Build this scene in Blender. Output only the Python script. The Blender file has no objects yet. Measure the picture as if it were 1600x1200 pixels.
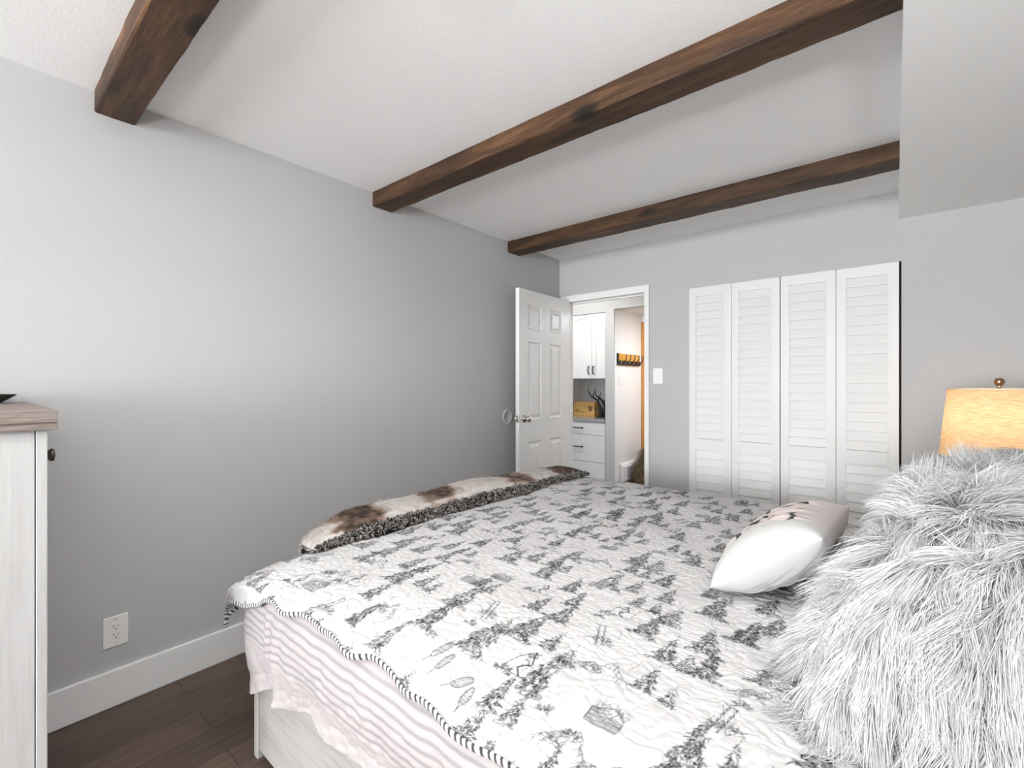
import bpy, bmesh, math, random
import numpy as np
from mathutils import Vector

rng = np.random.default_rng(7)
random.seed(7)
S = bpy.context.scene
COL = S.collection

# ------------------------------------------------------------------ camera figures (room metres; x along the back wall, y into the room)
F = 717.0
TH = math.atan(598 / F)
CAM = (2.41, 0.0, 1.295)
FW = (-math.sin(TH), math.cos(TH))
RT = (math.cos(TH), math.sin(TH))

def at(px, py, y=None, x=None, z=None):
    """the place in the room seen at a pixel of the 1600x1200 frame, on the plane y=, x= or z="""
    u = (px - 800) / F
    d = (FW[0] + u * RT[0], FW[1] + u * RT[1], -(py - 598) / F)
    if y is not None: t = (y - CAM[1]) / d[1]
    elif x is not None: t = (x - CAM[0]) / d[0]
    else: t = (z - CAM[2]) / d[2]
    return (CAM[0] + t * d[0], CAM[1] + t * d[1], CAM[2] + t * d[2])

# ------------------------------------------------------------------ materials
def new_mat(name):
    m = bpy.data.materials.new(name); m.use_nodes = True
    nt = m.node_tree
    return m, nt, nt.nodes['Principled BSDF']

def N(nt, kind, **kw):
    n = nt.nodes.new(kind)
    for k, v in kw.items():
        if k in n.inputs: n.inputs[k].default_value = v
        else: setattr(n, k, v)
    return n

def L(nt, a, b): nt.links.new(a, b)

def paint(name, col, rough=0.6, spec=0.3, bump=0.0, scale=120.0, vary=0.0):
    m, nt, p = new_mat(name)
    p.inputs['Base Color'].default_value = (*col, 1)
    p.inputs['Roughness'].default_value = rough
    p.inputs['Specular IOR Level'].default_value = spec
    tc = N(nt, 'ShaderNodeTexCoord')
    nz = N(nt, 'ShaderNodeTexNoise', Scale=scale, Detail=4.0)
    L(nt, tc.outputs['Object'], nz.inputs['Vector'])
    if bump:
        b = N(nt, 'ShaderNodeBump', Strength=bump, Distance=0.002)
        L(nt, nz.outputs['Fac'], b.inputs['Height']); L(nt, b.outputs['Normal'], p.inputs['Normal'])
    if vary:
        r = N(nt, 'ShaderNodeValToRGB')
        r.color_ramp.elements[0].position = 0.3; r.color_ramp.elements[1].position = 0.7
        r.color_ramp.elements[0].color = (*[c * (1 - vary) for c in col], 1)
        r.color_ramp.elements[1].color = (*[min(1, c * (1 + vary)) for c in col], 1)
        L(nt, nz.outputs['Fac'], r.inputs['Fac']); L(nt, r.outputs['Color'], p.inputs['Base Color'])
    return m

def metal(name, col, rough=0.3):
    m = paint(name, col, rough, 0.5, bump=0.05, scale=60)
    m.node_tree.nodes['Principled BSDF'].inputs['Metallic'].default_value = 1
    return m

def wood(name, stops, axis=0, stretch=14.0, scale=3.0, rough=0.6, bump=0.3, grain=40.0, spec=0.3, knots=0.0):
    """stops: list of (position, colour); the grain runs along the axis"""
    m, nt, p = new_mat(name)
    tc = N(nt, 'ShaderNodeTexCoord')
    mp = N(nt, 'ShaderNodeMapping')
    sc = [stretch] * 3; sc[axis] = 1.0
    mp.inputs['Scale'].default_value = sc
    L(nt, tc.outputs['Object'], mp.inputs['Vector'])
    n1 = N(nt, 'ShaderNodeTexNoise', Scale=scale, Detail=6.0, Roughness=0.65, Distortion=0.6)
    L(nt, mp.outputs['Vector'], n1.inputs['Vector'])
    mp2 = N(nt, 'ShaderNodeMapping')
    sc2 = [grain] * 3; sc2[axis] = 1.0
    mp2.inputs['Scale'].default_value = sc2
    L(nt, tc.outputs['Object'], mp2.inputs['Vector'])
    n2 = N(nt, 'ShaderNodeTexNoise', Scale=3.0, Detail=5.0, Roughness=0.7)
    L(nt, mp2.outputs['Vector'], n2.inputs['Vector'])
    mx = N(nt, 'ShaderNodeMath', operation='MULTIPLY_ADD')
    mx.inputs[1].default_value = 0.5; L(nt, n2.outputs['Fac'], mx.inputs[0])
    sub = N(nt, 'ShaderNodeMath', operation='MULTIPLY_ADD'); sub.inputs[1].default_value = 0.9; sub.inputs[2].default_value = -0.2
    L(nt, n1.outputs['Fac'], sub.inputs[0]); L(nt, sub.outputs[0], mx.inputs[2])
    src = mx.outputs[0]
    if knots:
        mk = N(nt, 'ShaderNodeMapping'); s3 = [knots * 2.2] * 3; s3[axis] = knots
        mk.inputs['Scale'].default_value = s3; L(nt, tc.outputs['Object'], mk.inputs['Vector'])
        vo = N(nt, 'ShaderNodeTexVoronoi', Scale=1.0); L(nt, mk.outputs['Vector'], vo.inputs['Vector'])
        kr = N(nt, 'ShaderNodeValToRGB'); kr.color_ramp.elements[0].position = 0.02; kr.color_ramp.elements[1].position = 0.16
        L(nt, vo.outputs['Distance'], kr.inputs['Fac'])
        mu = N(nt, 'ShaderNodeMath', operation='MULTIPLY'); L(nt, src, mu.inputs[0]); L(nt, kr.outputs['Color'], mu.inputs[1])
        src = mu.outputs[0]
    r = N(nt, 'ShaderNodeValToRGB')
    els = r.color_ramp.elements
    els[0].position, els[0].color = stops[0][0], (*stops[0][1], 1)
    els[1].position, els[1].color = stops[-1][0], (*stops[-1][1], 1)
    for q, c in stops[1:-1]:
        e = els.new(q); e.color = (*c, 1)
    L(nt, src, r.inputs['Fac']); L(nt, r.outputs['Color'], p.inputs['Base Color'])
    p.inputs['Roughness'].default_value = rough; p.inputs['Specular IOR Level'].default_value = spec
    b = N(nt, 'ShaderNodeBump', Strength=bump, Distance=0.003)
    L(nt, src, b.inputs['Height']); L(nt, b.outputs['Normal'], p.inputs['Normal'])
    return m

def attr_mix(name, attr, c0, c1, rough=0.85, spec=0.15, sheen=0.0, extra=None):
    """colour c0 where the attribute is 0, c1 where it is 1"""
    m, nt, p = new_mat(name)
    a = N(nt, 'ShaderNodeAttribute', attribute_name=attr)
    r = N(nt, 'ShaderNodeValToRGB')
    r.color_ramp.elements[0].color = (*c0, 1); r.color_ramp.elements[1].color = (*c1, 1)
    if extra:
        for q, c in extra:
            e = r.color_ramp.elements.new(q); e.color = (*c, 1)
    L(nt, a.outputs['Fac'], r.inputs['Fac']); L(nt, r.outputs['Color'], p.inputs['Base Color'])
    p.inputs['Roughness'].default_value = rough; p.inputs['Specular IOR Level'].default_value = spec
    if sheen: p.inputs['Sheen Weight'].default_value = sheen
    return m

M = {}
M['wall'] = paint('grey_wall_paint', (0.485, 0.486, 0.485), 0.75, 0.25, bump=0.12, scale=220)
M['ceiling'] = paint('white_ceiling_paint', (0.89, 0.89, 0.888), 0.85, 0.2, bump=0.35, scale=160)
M['soffit'] = paint('white_soffit_paint', (0.93, 0.93, 0.925), 0.8, 0.2, bump=0.08, scale=200)
M['trim'] = paint('white_gloss_trim', (0.83, 0.83, 0.825), 0.35, 0.45, bump=0.02)
M['door'] = paint('white_door_paint', (0.82, 0.82, 0.81), 0.3, 0.5, bump=0.03)
M['louvre'] = paint('white_louvre_paint', (0.74, 0.74, 0.733), 0.45, 0.35, bump=0.03)
M['hallwall'] = paint('hall_white_paint', (0.80, 0.80, 0.795), 0.7, 0.25, bump=0.08, scale=200)
M['hallgrey'] = paint('hall_grey_paint', (0.52, 0.52, 0.515), 0.7, 0.25, bump=0.08, scale=200)
M['cab'] = paint('white_cabinet_lacquer', (0.84, 0.84, 0.83), 0.35, 0.4, bump=0.02)
M['plastic'] = paint('white_switch_plastic', (0.84, 0.84, 0.83), 0.3, 0.5)
M['slot'] = paint('dark_socket_slot', (0.02, 0.02, 0.02), 0.6)
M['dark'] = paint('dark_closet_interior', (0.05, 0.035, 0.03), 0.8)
M['black'] = paint('black_iron', (0.012, 0.011, 0.010), 0.45, 0.4, bump=0.1, scale=80)
M['nickel'] = metal('brushed_nickel', (0.62, 0.59, 0.55), 0.28)
M['bronze'] = metal('dark_bronze', (0.10, 0.085, 0.075), 0.35)
M['counter'] = paint('grey_quartz_counter', (0.33, 0.32, 0.315), 0.12, 0.6, vary=0.1, scale=90)
M['beam'] = wood('dark_stained_beam_wood', [(0.22, (0.010, 0.006, 0.0035)), (0.42, (0.036, 0.018, 0.009)), (0.56, (0.075, 0.036, 0.016)), (0.74, (0.17, 0.088, 0.040))], axis=0, stretch=9, scale=2.2, rough=0.55, bump=0.6, grain=85, knots=2.0)
M['chesttop'] = wood('grey_brown_top_wood', [(0.25, (0.10, 0.078, 0.065)), (0.5, (0.20, 0.165, 0.145)), (0.75, (0.33, 0.285, 0.255))], axis=1, stretch=12, scale=6, rough=0.55, bump=0.2, grain=90)
M['chest'] = wood('whitewashed_chest_wood', [(0.12, (0.26, 0.25, 0.245)), (0.27, (0.42, 0.415, 0.41)), (0.5, (0.49, 0.49, 0.485)), (0.8, (0.56, 0.56, 0.555))], axis=2, stretch=14, scale=2.4, rough=0.6, bump=0.12, grain=50)
M['bedwood'] = wood('pale_grey_bed_wood', [(0.2, (0.24, 0.225, 0.215)), (0.5, (0.34, 0.325, 0.315)), (0.8, (0.42, 0.405, 0.395))], axis=0, stretch=14, scale=3, rough=0.55, bump=0.15, grain=60)
M['pine'] = wood('honey_pine_wood', [(0.2, (0.42, 0.17, 0.035)), (0.5, (0.60, 0.27, 0.06)), (0.8, (0.70, 0.36, 0.10))], axis=2, stretch=12, scale=2.5, rough=0.4, bump=0.1, grain=40, spec=0.4)
M['rackpine'] = wood('honey_rack_wood', [(0.2, (0.50, 0.24, 0.045)), (0.5, (0.66, 0.34, 0.07)), (0.8, (0.76, 0.45, 0.12))], axis=1, stretch=12, scale=3, rough=0.45, bump=0.1, grain=40)
M['white_fabric'] = paint('white_cotton', (0.86, 0.855, 0.84), 0.9, 0.1, bump=0.25, scale=500)

def floor_mat():
    m, nt, p = new_mat('dark_brown_floor_planks')
    tc = N(nt, 'ShaderNodeTexCoord')
    mp = N(nt, 'ShaderNodeMapping'); mp.inputs['Rotation'].default_value = (0, 0, math.pi / 2)
    L(nt, tc.outputs['Object'], mp.inputs['Vector'])
    br = N(nt, 'ShaderNodeTexBrick', Scale=1.0)
    br.inputs['Color1'].default_value = (0.060, 0.038, 0.028, 1); br.inputs['Color2'].default_value = (0.105, 0.070, 0.052, 1)
    br.inputs['Mortar'].default_value = (0.015, 0.010, 0.008, 1)
    br.inputs['Mortar Size'].default_value = 0.0015; br.inputs['Brick Width'].default_value = 1.2; br.inputs['Row Height'].default_value = 0.15
    L(nt, mp.outputs['Vector'], br.inputs['Vector'])
    m2 = N(nt, 'ShaderNodeMapping'); m2.inputs['Scale'].default_value = (40, 2.0, 1)
    L(nt, tc.outputs['Object'], m2.inputs['Vector'])
    nz = N(nt, 'ShaderNodeTexNoise', Scale=2.0, Detail=8.0, Roughness=0.7, Distortion=0.8)
    L(nt, m2.outputs['Vector'], nz.inputs['Vector'])
    r = N(nt, 'ShaderNodeValToRGB')
    r.color_ramp.elements[0].position = 0.3; r.color_ramp.elements[0].color = (0.45, 0.45, 0.45, 1)
    r.color_ramp.elements[1].position = 0.72; r.color_ramp.elements[1].color = (1.5, 1.45, 1.4, 1)
    L(nt, nz.outputs['Fac'], r.inputs['Fac'])
    mx = N(nt, 'ShaderNodeMix', data_type='RGBA', blend_type='MULTIPLY'); mx.inputs[0].default_value = 1
    L(nt, br.outputs['Color'], mx.inputs[6]); L(nt, r.outputs['Color'], mx.inputs[7])
    L(nt, mx.outputs[2], p.inputs['Base Color'])
    p.inputs['Roughness'].default_value = 0.42
    b = N(nt, 'ShaderNodeBump', Strength=0.15, Distance=0.002); L(nt, nz.outputs['Fac'], b.inputs['Height']); L(nt, b.outputs['Normal'], p.inputs['Normal'])
    return m
M['floor'] = floor_mat()

# ------------------------------------------------------------------ objects
def props(o, label=None, cat=None, group=None, kind=None):
    if label: o['label'] = label
    if cat: o['category'] = cat
    if group: o['group'] = group
    if kind: o['kind'] = kind
    return o

def empty(name, loc=(0, 0, 0), label=None, cat=None, group=None, kind=None, rotz=0.0):
    o = bpy.data.objects.new(name, None); COL.objects.link(o)
    o.location = loc; o.rotation_euler = (0, 0, rotz); o.empty_display_size = 0.1
    return props(o, label, cat, group, kind)

class MB:
    """collects shapes for ONE mesh"""
    def __init__(s): s.bm = bmesh.new()
    def box(s, x0, x1, y0, y1, z0, z1):
        bm = s.bm
        v = [bm.verts.new((x, y, z)) for x in (x0, x1) for y in (y0, y1) for z in (z0, z1)]
        for f in ((0, 1, 3, 2), (4, 6, 7, 5), (0, 4, 5, 1), (2, 3, 7, 6), (0, 2, 6, 4), (1, 5, 7, 3)):
            bm.faces.new([v[i] for i in f])
        return s
    def prism(s, pts, axis, a0, a1):
        """polygon pts in the two other axes, extruded along the axis"""
        bm = s.bm
        def P(p, a):
            q = list(p); q.insert(axis, a); return tuple(q)
        A = [bm.verts.new(P(p, a0)) for p in pts]; B = [bm.verts.new(P(p, a1)) for p in pts]
        bm.faces.new(A[::-1]); bm.faces.new(B)
        for i in range(len(pts)):
            j = (i + 1) % len(pts); bm.faces.new((A[i], A[j], B[j], B[i]))
        return s
    def tube(s, pts, r, n=10, caps=True):
        bm = s.bm
        pts = [Vector(p) for p in pts]
        rs = r if isinstance(r, (list, tuple)) else [r] * len(pts)
        rings = []; ref = None
        for i, p in enumerate(pts):
            d = (pts[min(i + 1, len(pts) - 1)] - pts[max(i - 1, 0)]).normalized()
            if ref is None:
                ref = d.orthogonal().normalized()
            ref = (ref - d * ref.dot(d)).normalized(); w = d.cross(ref)
            rings.append([bm.verts.new(p + (ref * math.cos(2 * math.pi * k / n) + w * math.sin(2 * math.pi * k / n)) * rs[i]) for k in range(n)])
        for a, b in zip(rings, rings[1:]):
            for k in range(n): bm.faces.new((a[k], a[(k + 1) % n], b[(k + 1) % n], b[k]))
        if caps: bm.faces.new(rings[0][::-1]); bm.faces.new(rings[-1])
        return s
    def lathe(s, prof, n=32, axis='z', at=(0, 0, 0)):
        bm = s.bm; rings = []
        for r, h in prof:
            ring = []
            for k in range(n):
                a = 2 * math.pi * k / n; c, d = r * math.cos(a), r * math.sin(a)
                q = {'z': (c, d, h), 'x': (h, c, d), 'y': (c, h, d)}[axis]
                ring.append(bm.verts.new((q[0] + at[0], q[1] + at[1], q[2] + at[2])))
            rings.append(ring)
        for a, b in zip(rings, rings[1:]):
            for k in range(n): bm.faces.new((a[k], a[(k + 1) % n], b[(k + 1) % n], b[k]))
        if prof[0][0] > 1e-6: bm.faces.new(rings[0][::-1])
        if prof[-1][0] > 1e-6: bm.faces.new(rings[-1])
        return s
    def build(s, name, mat, parent=None, bevel=0.0, smooth=False, seg=2):
        bmesh.ops.remove_doubles(s.bm, verts=s.bm.verts, dist=1e-6)
        bmesh.ops.recalc_face_normals(s.bm, faces=s.bm.faces)
        me = bpy.data.meshes.new(name); s.bm.to_mesh(me); s.bm.free()
        me.materials.append(mat)
        o = bpy.data.objects.new(name, me); COL.objects.link(o)
        if parent is not None: o.parent = parent
        if smooth:
            me.polygons.foreach_set('use_smooth', [True] * len(me.polygons))
        if bevel:
            md = o.modifiers.new('bevel', 'BEVEL'); md.width = bevel; md.segments = seg; md.limit_method = 'ANGLE'; md.angle_limit = 0.6
        return o

def raw_mesh(name, V, Q, mat, parent=None, smooth=True, attrs=None):
    """numpy vertices (n,3) and quads (m,4) straight into one mesh"""
    V = np.asarray(V, np.float32); Q = np.asarray(Q, np.int32)
    me = bpy.data.meshes.new(name)
    me.vertices.add(len(V)); me.vertices.foreach_set('co', V.ravel())
    me.loops.add(Q.size); me.loops.foreach_set('vertex_index', Q.ravel())
    me.polygons.add(len(Q)); me.polygons.foreach_set('loop_start', np.arange(0, Q.size, 4, dtype=np.int32))
    me.polygons.foreach_set('use_smooth', np.full(len(Q), smooth))
    me.update(calc_edges=True)
    me.materials.append(mat)
    for k, a in (attrs or {}).items():
        at_ = me.attributes.new(k, 'FLOAT', 'POINT'); at_.data.foreach_set('value', np.asarray(a, np.float32).ravel())
    o = bpy.data.objects.new(name, me); COL.objects.link(o)
    if parent is not None: o.parent = parent
    return o

def grid_quads(nu, nv, wrap=False):
    i, j = np.meshgrid(np.arange(nu - (0 if wrap else 1)), np.arange(nv - 1), indexing='ij')
    a = i * nv + j; b = ((i + 1) % nu) * nv + j
    return np.stack([a, b, b + 1, a + 1], -1).reshape(-1, 4)

def vnoise(x, y, seed=0):
    """smooth value noise, about -1..1"""
    r = np.random.default_rng(seed); T = r.uniform(-1, 1, (256, 256))
    xi = np.floor(x).astype(int); yi = np.floor(y).astype(int)
    fx = x - xi; fy = y - yi
    fx = fx * fx * fx * (fx * (fx * 6 - 15) + 10); fy = fy * fy * fy * (fy * (fy * 6 - 15) + 10)
    g = lambda a, b: T[a % 256, b % 256]
    return (g(xi, yi) * (1 - fx) + g(xi + 1, yi) * fx) * (1 - fy) + (g(xi, yi + 1) * (1 - fx) + g(xi + 1, yi + 1) * fx) * fy

class Canvas:
    """a grid of ink amounts, drawn with soft-edged pen strokes; read back onto mesh vertices"""
    def __init__(s, w, h, res):
        s.res = res; s.a = np.zeros((int(w / res) + 2, int(h / res) + 2), np.float32)
    def line(s, p, q, w=0.0012, ink=1.0):
        r = s.res; m = w * 0.5 + r
        x0, x1 = sorted((p[0], q[0])); y0, y1 = sorted((p[1], q[1]))
        i0, i1 = max(0, int((x0 - m) / r)), min(s.a.shape[0], int((x1 + m) / r) + 2)
        j0, j1 = max(0, int((y0 - m) / r)), min(s.a.shape[1], int((y1 + m) / r) + 2)
        if i1 <= i0 or j1 <= j0: return
        X, Y = np.meshgrid(np.arange(i0, i1) * r, np.arange(j0, j1) * r, indexing='ij')
        dx, dy = q[0] - p[0], q[1] - p[1]
        t = np.clip(((X - p[0]) * dx + (Y - p[1]) * dy) / max(dx * dx + dy * dy, 1e-12), 0, 1)
        d = np.hypot(X - p[0] - t * dx, Y - p[1] - t * dy)
        v = np.clip((w * 0.5 - d) / r + 0.5, 0, 1) * ink
        s.a[i0:i1, j0:j1] = np.maximum(s.a[i0:i1, j0:j1], v)
    def poly(s, pts, w=0.0012, ink=1.0):
        for p, q in zip(pts, pts[1:]): s.line(p, q, w, ink)
    def read(s, x, y):
        gx = np.clip(x / s.res, 0, s.a.shape[0] - 1.001); gy = np.clip(y / s.res, 0, s.a.shape[1] - 1.001)
        i = gx.astype(int); j = gy.astype(int); fx = gx - i; fy = gy - j
        return (s.a[i, j] * (1 - fx) + s.a[i + 1, j] * fx) * (1 - fy) + (s.a[i, j + 1] * (1 - fx) + s.a[i + 1, j + 1] * fx) * fy

# ------------------------------------------------------------------ fur
def nrm(v): return v / np.maximum(np.linalg.norm(v, axis=-1, keepdims=True), 1e-9)

def fur(name, P, D0, length, mat, parent, bend, K=7, r0=0.0007, clump=0.5, ncl=300, wob=0.25, floor_z=None, shade=None, seed=1):
    """tapering strands as one mesh: roots P, first directions D0, bend = the direction they fall towards"""
    r = np.random.default_rng(seed); n = len(P)
    cl = r.integers(0, n, ncl)
    # nearest clump root
    own = np.empty(n, int)
    for a in range(0, n, 2000):
        d = ((P[a:a + 2000, None] - P[None, cl]) ** 2).sum(-1); own[a:a + 2000] = d.argmin(1)
    crand = r.normal(0, 1, (ncl, 3)); cshade = r.normal(0, 1, ncl)
    length = np.broadcast_to(length, (n,)) * r.uniform(0.65, 1.15, n) * (1 + 0.15 * r.normal(0, 1, ncl)[own])
    length = np.maximum(length, 0.004)
    d = nrm(D0 + wob * 0.35 * r.normal(0, 1, (n, 3)) + wob * 0.8 * crand[own])
    bend = np.broadcast_to(bend, (n, 3)); step = (length / K)[:, None]
    paths = [P.copy()]; p = P.copy(); curl = r.normal(0, 1, (n, 3)) * 0.05 + crand[own] * 0.07
    for k in range(K):
        d = nrm(d + bend * 0.28 + curl)
        p = p + d * step
        if floor_z is not None: p[:, 2] = np.maximum(p[:, 2], floor_z + r.uniform(0.002, 0.02, n))
        paths.append(p.copy())
    A = np.stack(paths, 1)                                   # n, K+1, 3
    G = np.zeros((ncl, K + 1, 3)); cnt = np.bincount(own, minlength=ncl)
    for k in range(K + 1):
        for c in range(3): G[:, k, c] = np.bincount(own, A[:, k, c], ncl) / np.maximum(cnt, 1)
    t = np.linspace(0, 1, K + 1)[None, :, None]
    A = A + (G[own] - A) * clump * t ** 1.3 * r.uniform(0.5, 1.1, n)[:, None, None]
    T = nrm(np.gradient(A, axis=1)); ref = nrm(r.normal(0, 1, (n, 1, 3)))
    U = nrm(np.cross(T, np.broadcast_to(ref, T.shape))); W = np.cross(T, U)
    rad = r0 * r.uniform(0.7, 1.3, n)[:, None, None] * np.clip(1.05 - t ** 1.6, 0.06, 1)
    ring = [A + (U * math.cos(a) + W * math.sin(a)) * rad for a in (0, 2.094, 4.189)]
    V = np.stack(ring, 2).reshape(-1, 3)                     # n, K+1, 3 ring verts
    base = (np.arange(n) * (K + 1) * 3)[:, None, None] + (np.arange(K) * 3)[None, :, None]
    k3 = np.arange(3)[None, None]; k3n = (np.arange(3) + 1)[None, None] % 3
    Q = np.stack([base + k3, base + k3n, base + 3 + k3n, base + 3 + k3], -1).reshape(-1, 4)
    sh = r.uniform(0, 1, n) * 0.55 + 0.22 + 0.13 * cshade[own]
    if shade is not None: sh = sh * 0.35 + shade
    sh = np.clip(sh, 0, 1)[:, None] + np.zeros((1, (K + 1) * 3))
    tt = np.broadcast_to(np.repeat(np.linspace(0, 1, K + 1), 3)[None], sh.shape)
    o = raw_mesh(name, V, Q, mat, parent, True, {'shade': sh, 'along': tt})
    o['kind'] = 'stuff'
    return o

# ------------------------------------------------------------------ cushions
def signp(v, p): return np.sign(v) * np.abs(v) ** p

def cushion_pts(a, b, C, e1, e2, nn, h1, h2, th, side, pa, pb, q=0.5, pinch=0.06):
    """a,b in -1..1 over the face, side +1 front / -1 back"""
    prof = np.clip(1 - np.abs(a) ** pa, 0, 1) ** q * np.clip(1 - np.abs(b) ** pb, 0, 1) ** q
    ax = a * (1 - pinch * (1 - b ** 2)); bx = b * (1 - pinch * (1 - a ** 2))
    return (np.asarray(C)[None] + (ax * h1)[:, None] * e1 + (bx * h2)[:, None] * e2 + (side * prof * th)[:, None] * nn)

def axes(e1, nn):
    e1 = np.asarray(e1, float); e1 /= np.linalg.norm(e1)
    nn = np.asarray(nn, float); nn -= e1 * nn.dot(e1); nn /= np.linalg.norm(nn)
    e2 = np.cross(nn, e1)
    if e2[2] < 0: e2 = -e2
    return e1, e2, nn

def cushion_mesh(name, C, e1, nn, h1, h2, th, mat, parent=None, n=60, pa=4, pb=2.4, q=0.5, attr=None, thb=None, wr=None, zmin=None):
    e1, e2, nn = axes(e1, nn)
    g = np.sin(np.linspace(-math.pi / 2, math.pi / 2, n))
    A, B = np.meshgrid(g, g, indexing='ij'); a, b = A.ravel(), B.ravel()
    f = cushion_pts(a, b, C, e1, e2, nn, h1, h2, th, 1, pa, pb, q)
    k = cushion_pts(a, b, C, e1, e2, nn, h1, h2, thb or th, -1, pa, pb, q)
    if wr is not None:
        e_ = (np.clip(1 - np.abs(a) ** 6, 0, 1) * np.clip(1 - np.abs(b) ** 4, 0, 1))[:, None]; f = f + e_ * wr(a, b)[:, None] * nn; k = k - e_ * wr(a + 5, b)[:, None] * nn
    qd = grid_quads(n, n)
    V = np.concatenate([f, k])
    if zmin is not None: V[:, 2] = np.maximum(V[:, 2], zmin + .0015 * np.arange(len(V)) / len(V)); Q = np.concatenate([qd, qd[:, ::-1] + n * n])
    att = {}
    if attr:
        for key, fn in attr.items(): att[key] = np.concatenate([fn(a, b, 1), fn(a, b, -1)])
    o = raw_mesh(name, V, Q, mat, parent, True, att)
    bm = bmesh.new(); bm.from_mesh(o.data); bmesh.ops.remove_doubles(bm, verts=bm.verts, dist=1e-5); bmesh.ops.recalc_face_normals(bm, faces=bm.faces); bm.to_mesh(o.data); bm.free()
    return o

# ================================================================== THE ROOM
H = 2.44; YB = 3.585; YF = -0.36; YW = -5.20; XR = 3.10
def structure(o, label, cat): return props(o, label, cat, kind='structure')

structure(MB().box(-1.4, 3.4, -5.5, 6.6, -0.08, 0.0).build('floor', M['floor']), 'dark brown wood plank floor', 'floor')
structure(MB().box(-0.12, XR + 0.12, YW - 0.12, YB + 0.0, H, H + 0.1).build('ceiling', M['ceiling']), 'white textured bedroom ceiling behind the beams', 'ceiling')
structure(MB().box(2.428, XR, YW, YB, 2.271, H).build('ceiling_soffit', M['soffit']), 'white dropped soffit over the head of the bed', 'ceiling')
structure(MB().box(-0.12, 0.0, YW, YB, 0, H).build('wall_left', M['wall']), 'plain grey wall with the outlet', 'wall')
XD0, XD1, ZD = 0.05, 0.86, 2.055
XC0, XC1, ZC = 1.1955, 2.441, 2.0195
wb = MB()
wb.box(-0.12, XD0, YB, YB + 0.12, 0, H).box(XD0, XD1, YB, YB + 0.12, ZD, H).box(XD1, XC0, YB, YB + 0.12, 0, H)
wb.box(XC0, XC1, YB, YB + 0.12, ZC, H).box(XC1, XR + 0.12, YB, YB + 0.12, 0, H)
structure(wb.build('wall_back', M['wall']), 'grey wall with the doorway and the louvred closet', 'wall')
# unseen window added far behind the camera to let daylight in
WX0, WX1, WZ0, WZ1 = 0.40, 2.40, 0.45, 2.20

wf = MB()
wf.box(-0.12, WX0, YW - 0.12, YW, 0, H).box(WX1, XR + 0.12, YW - 0.12, YW, 0, H).box(WX0, WX1, YW - 0.12, YW, 0, WZ0).box(WX0, WX1, YW - 0.12, YW, WZ1, H)
structure(wf.build('wall_front', M['wall']), 'grey wall with the added wide window behind the camera', 'wall')
wr_ = MB().box(XR, XR + 0.12, YW, YB + 0.12, 0, H)
structure(wr_.build('wall_right', M['wall']), 'grey wall behind the headboard', 'wall')

def glass():
    m, nt, p = new_mat('window_glass')
    p.inputs['Transmission Weight'].default_value = 1; p.inputs['Roughness'].default_value = 0; p.inputs['IOR'].default_value = 1.02
    nz = N(nt, 'ShaderNodeTexNoise', Scale=2.0); b = N(nt, 'ShaderNodeBump', Strength=0.01); L(nt, nz.outputs['Fac'], b.inputs['Height']); L(nt, b.outputs['Normal'], p.inputs['Normal'])
    return m
M['glass'] = glass()
w1 = empty('added_window_1', ((WX0 + WX1) / 2, YW, WZ0), 'added wide white framed window, unseen behind the camera', 'window', kind='structure')
def loc(o, p): o.location = (-p[0], -p[1], -p[2]); return o
f1 = MB()
for x0, x1 in ((WX0, WX0 + .05), ((WX0 + WX1) / 2 - .03, (WX0 + WX1) / 2 + .03), (WX1 - .05, WX1)): f1.box(x0, x1, YW - .10, YW - .04, WZ0, WZ1)
f1.box(WX0 + .05, WX1 - .05, YW - .10, YW - .04, WZ0, WZ0 + .05).box(WX0 + .05, WX1 - .05, YW - .10, YW - .04, WZ1 - .05, WZ1)
loc(f1.build('window_frame', M['trim'], w1), w1.location)
# baseboards
structure(MB().box(0.0, 0.016, YW, YB, 0, 0.146).build('baseboard_left', M['trim'], bevel=0.004), 'tall white baseboard under the plain grey wall', 'baseboard')
bb = MB(); bb.box(0.878, XC0, YB - .016, YB, 0, .146).box(XC1 + .002, XR, YB - .016, YB, 0, .146)
structure(bb.build('baseboard_back', M['trim'], bevel=0.004), 'white baseboard beside the closet', 'baseboard')

# door casing and jamb
tr = MB()
tr.box(0.032, 0.070, YB - .018, YB, 0, 2.092).box(0.840, 0.878, YB - .018, YB, 0, 2.092).box(0.070, 0.840, YB - .018, YB, 2.034, 2.092)
structure(tr.build('trim_1', M['trim'], bevel=0.003), 'white casing around the open doorway', 'trim')
jm = MB()
jm.box(0.05, 0.072, YB, YB + .12, 0, 2.035).box(0.838, 0.86, YB, YB + .12, 0, 2.035).box(0.05, 0.86, YB, YB + .12, 2.035, 2.055)
jm.box(0.072, 0.084, YB + .05, YB + .085, 0, 2.023).box(0.826, 0.838, YB + .05, YB + .085, 0, 2.023).box(0.072, 0.838, YB + .05, YB + .085, 2.023, 2.035)
structure(jm.build('trim_2', M['trim'], bevel=0.002), 'white door jamb lining the doorway', 'trim')

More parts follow.
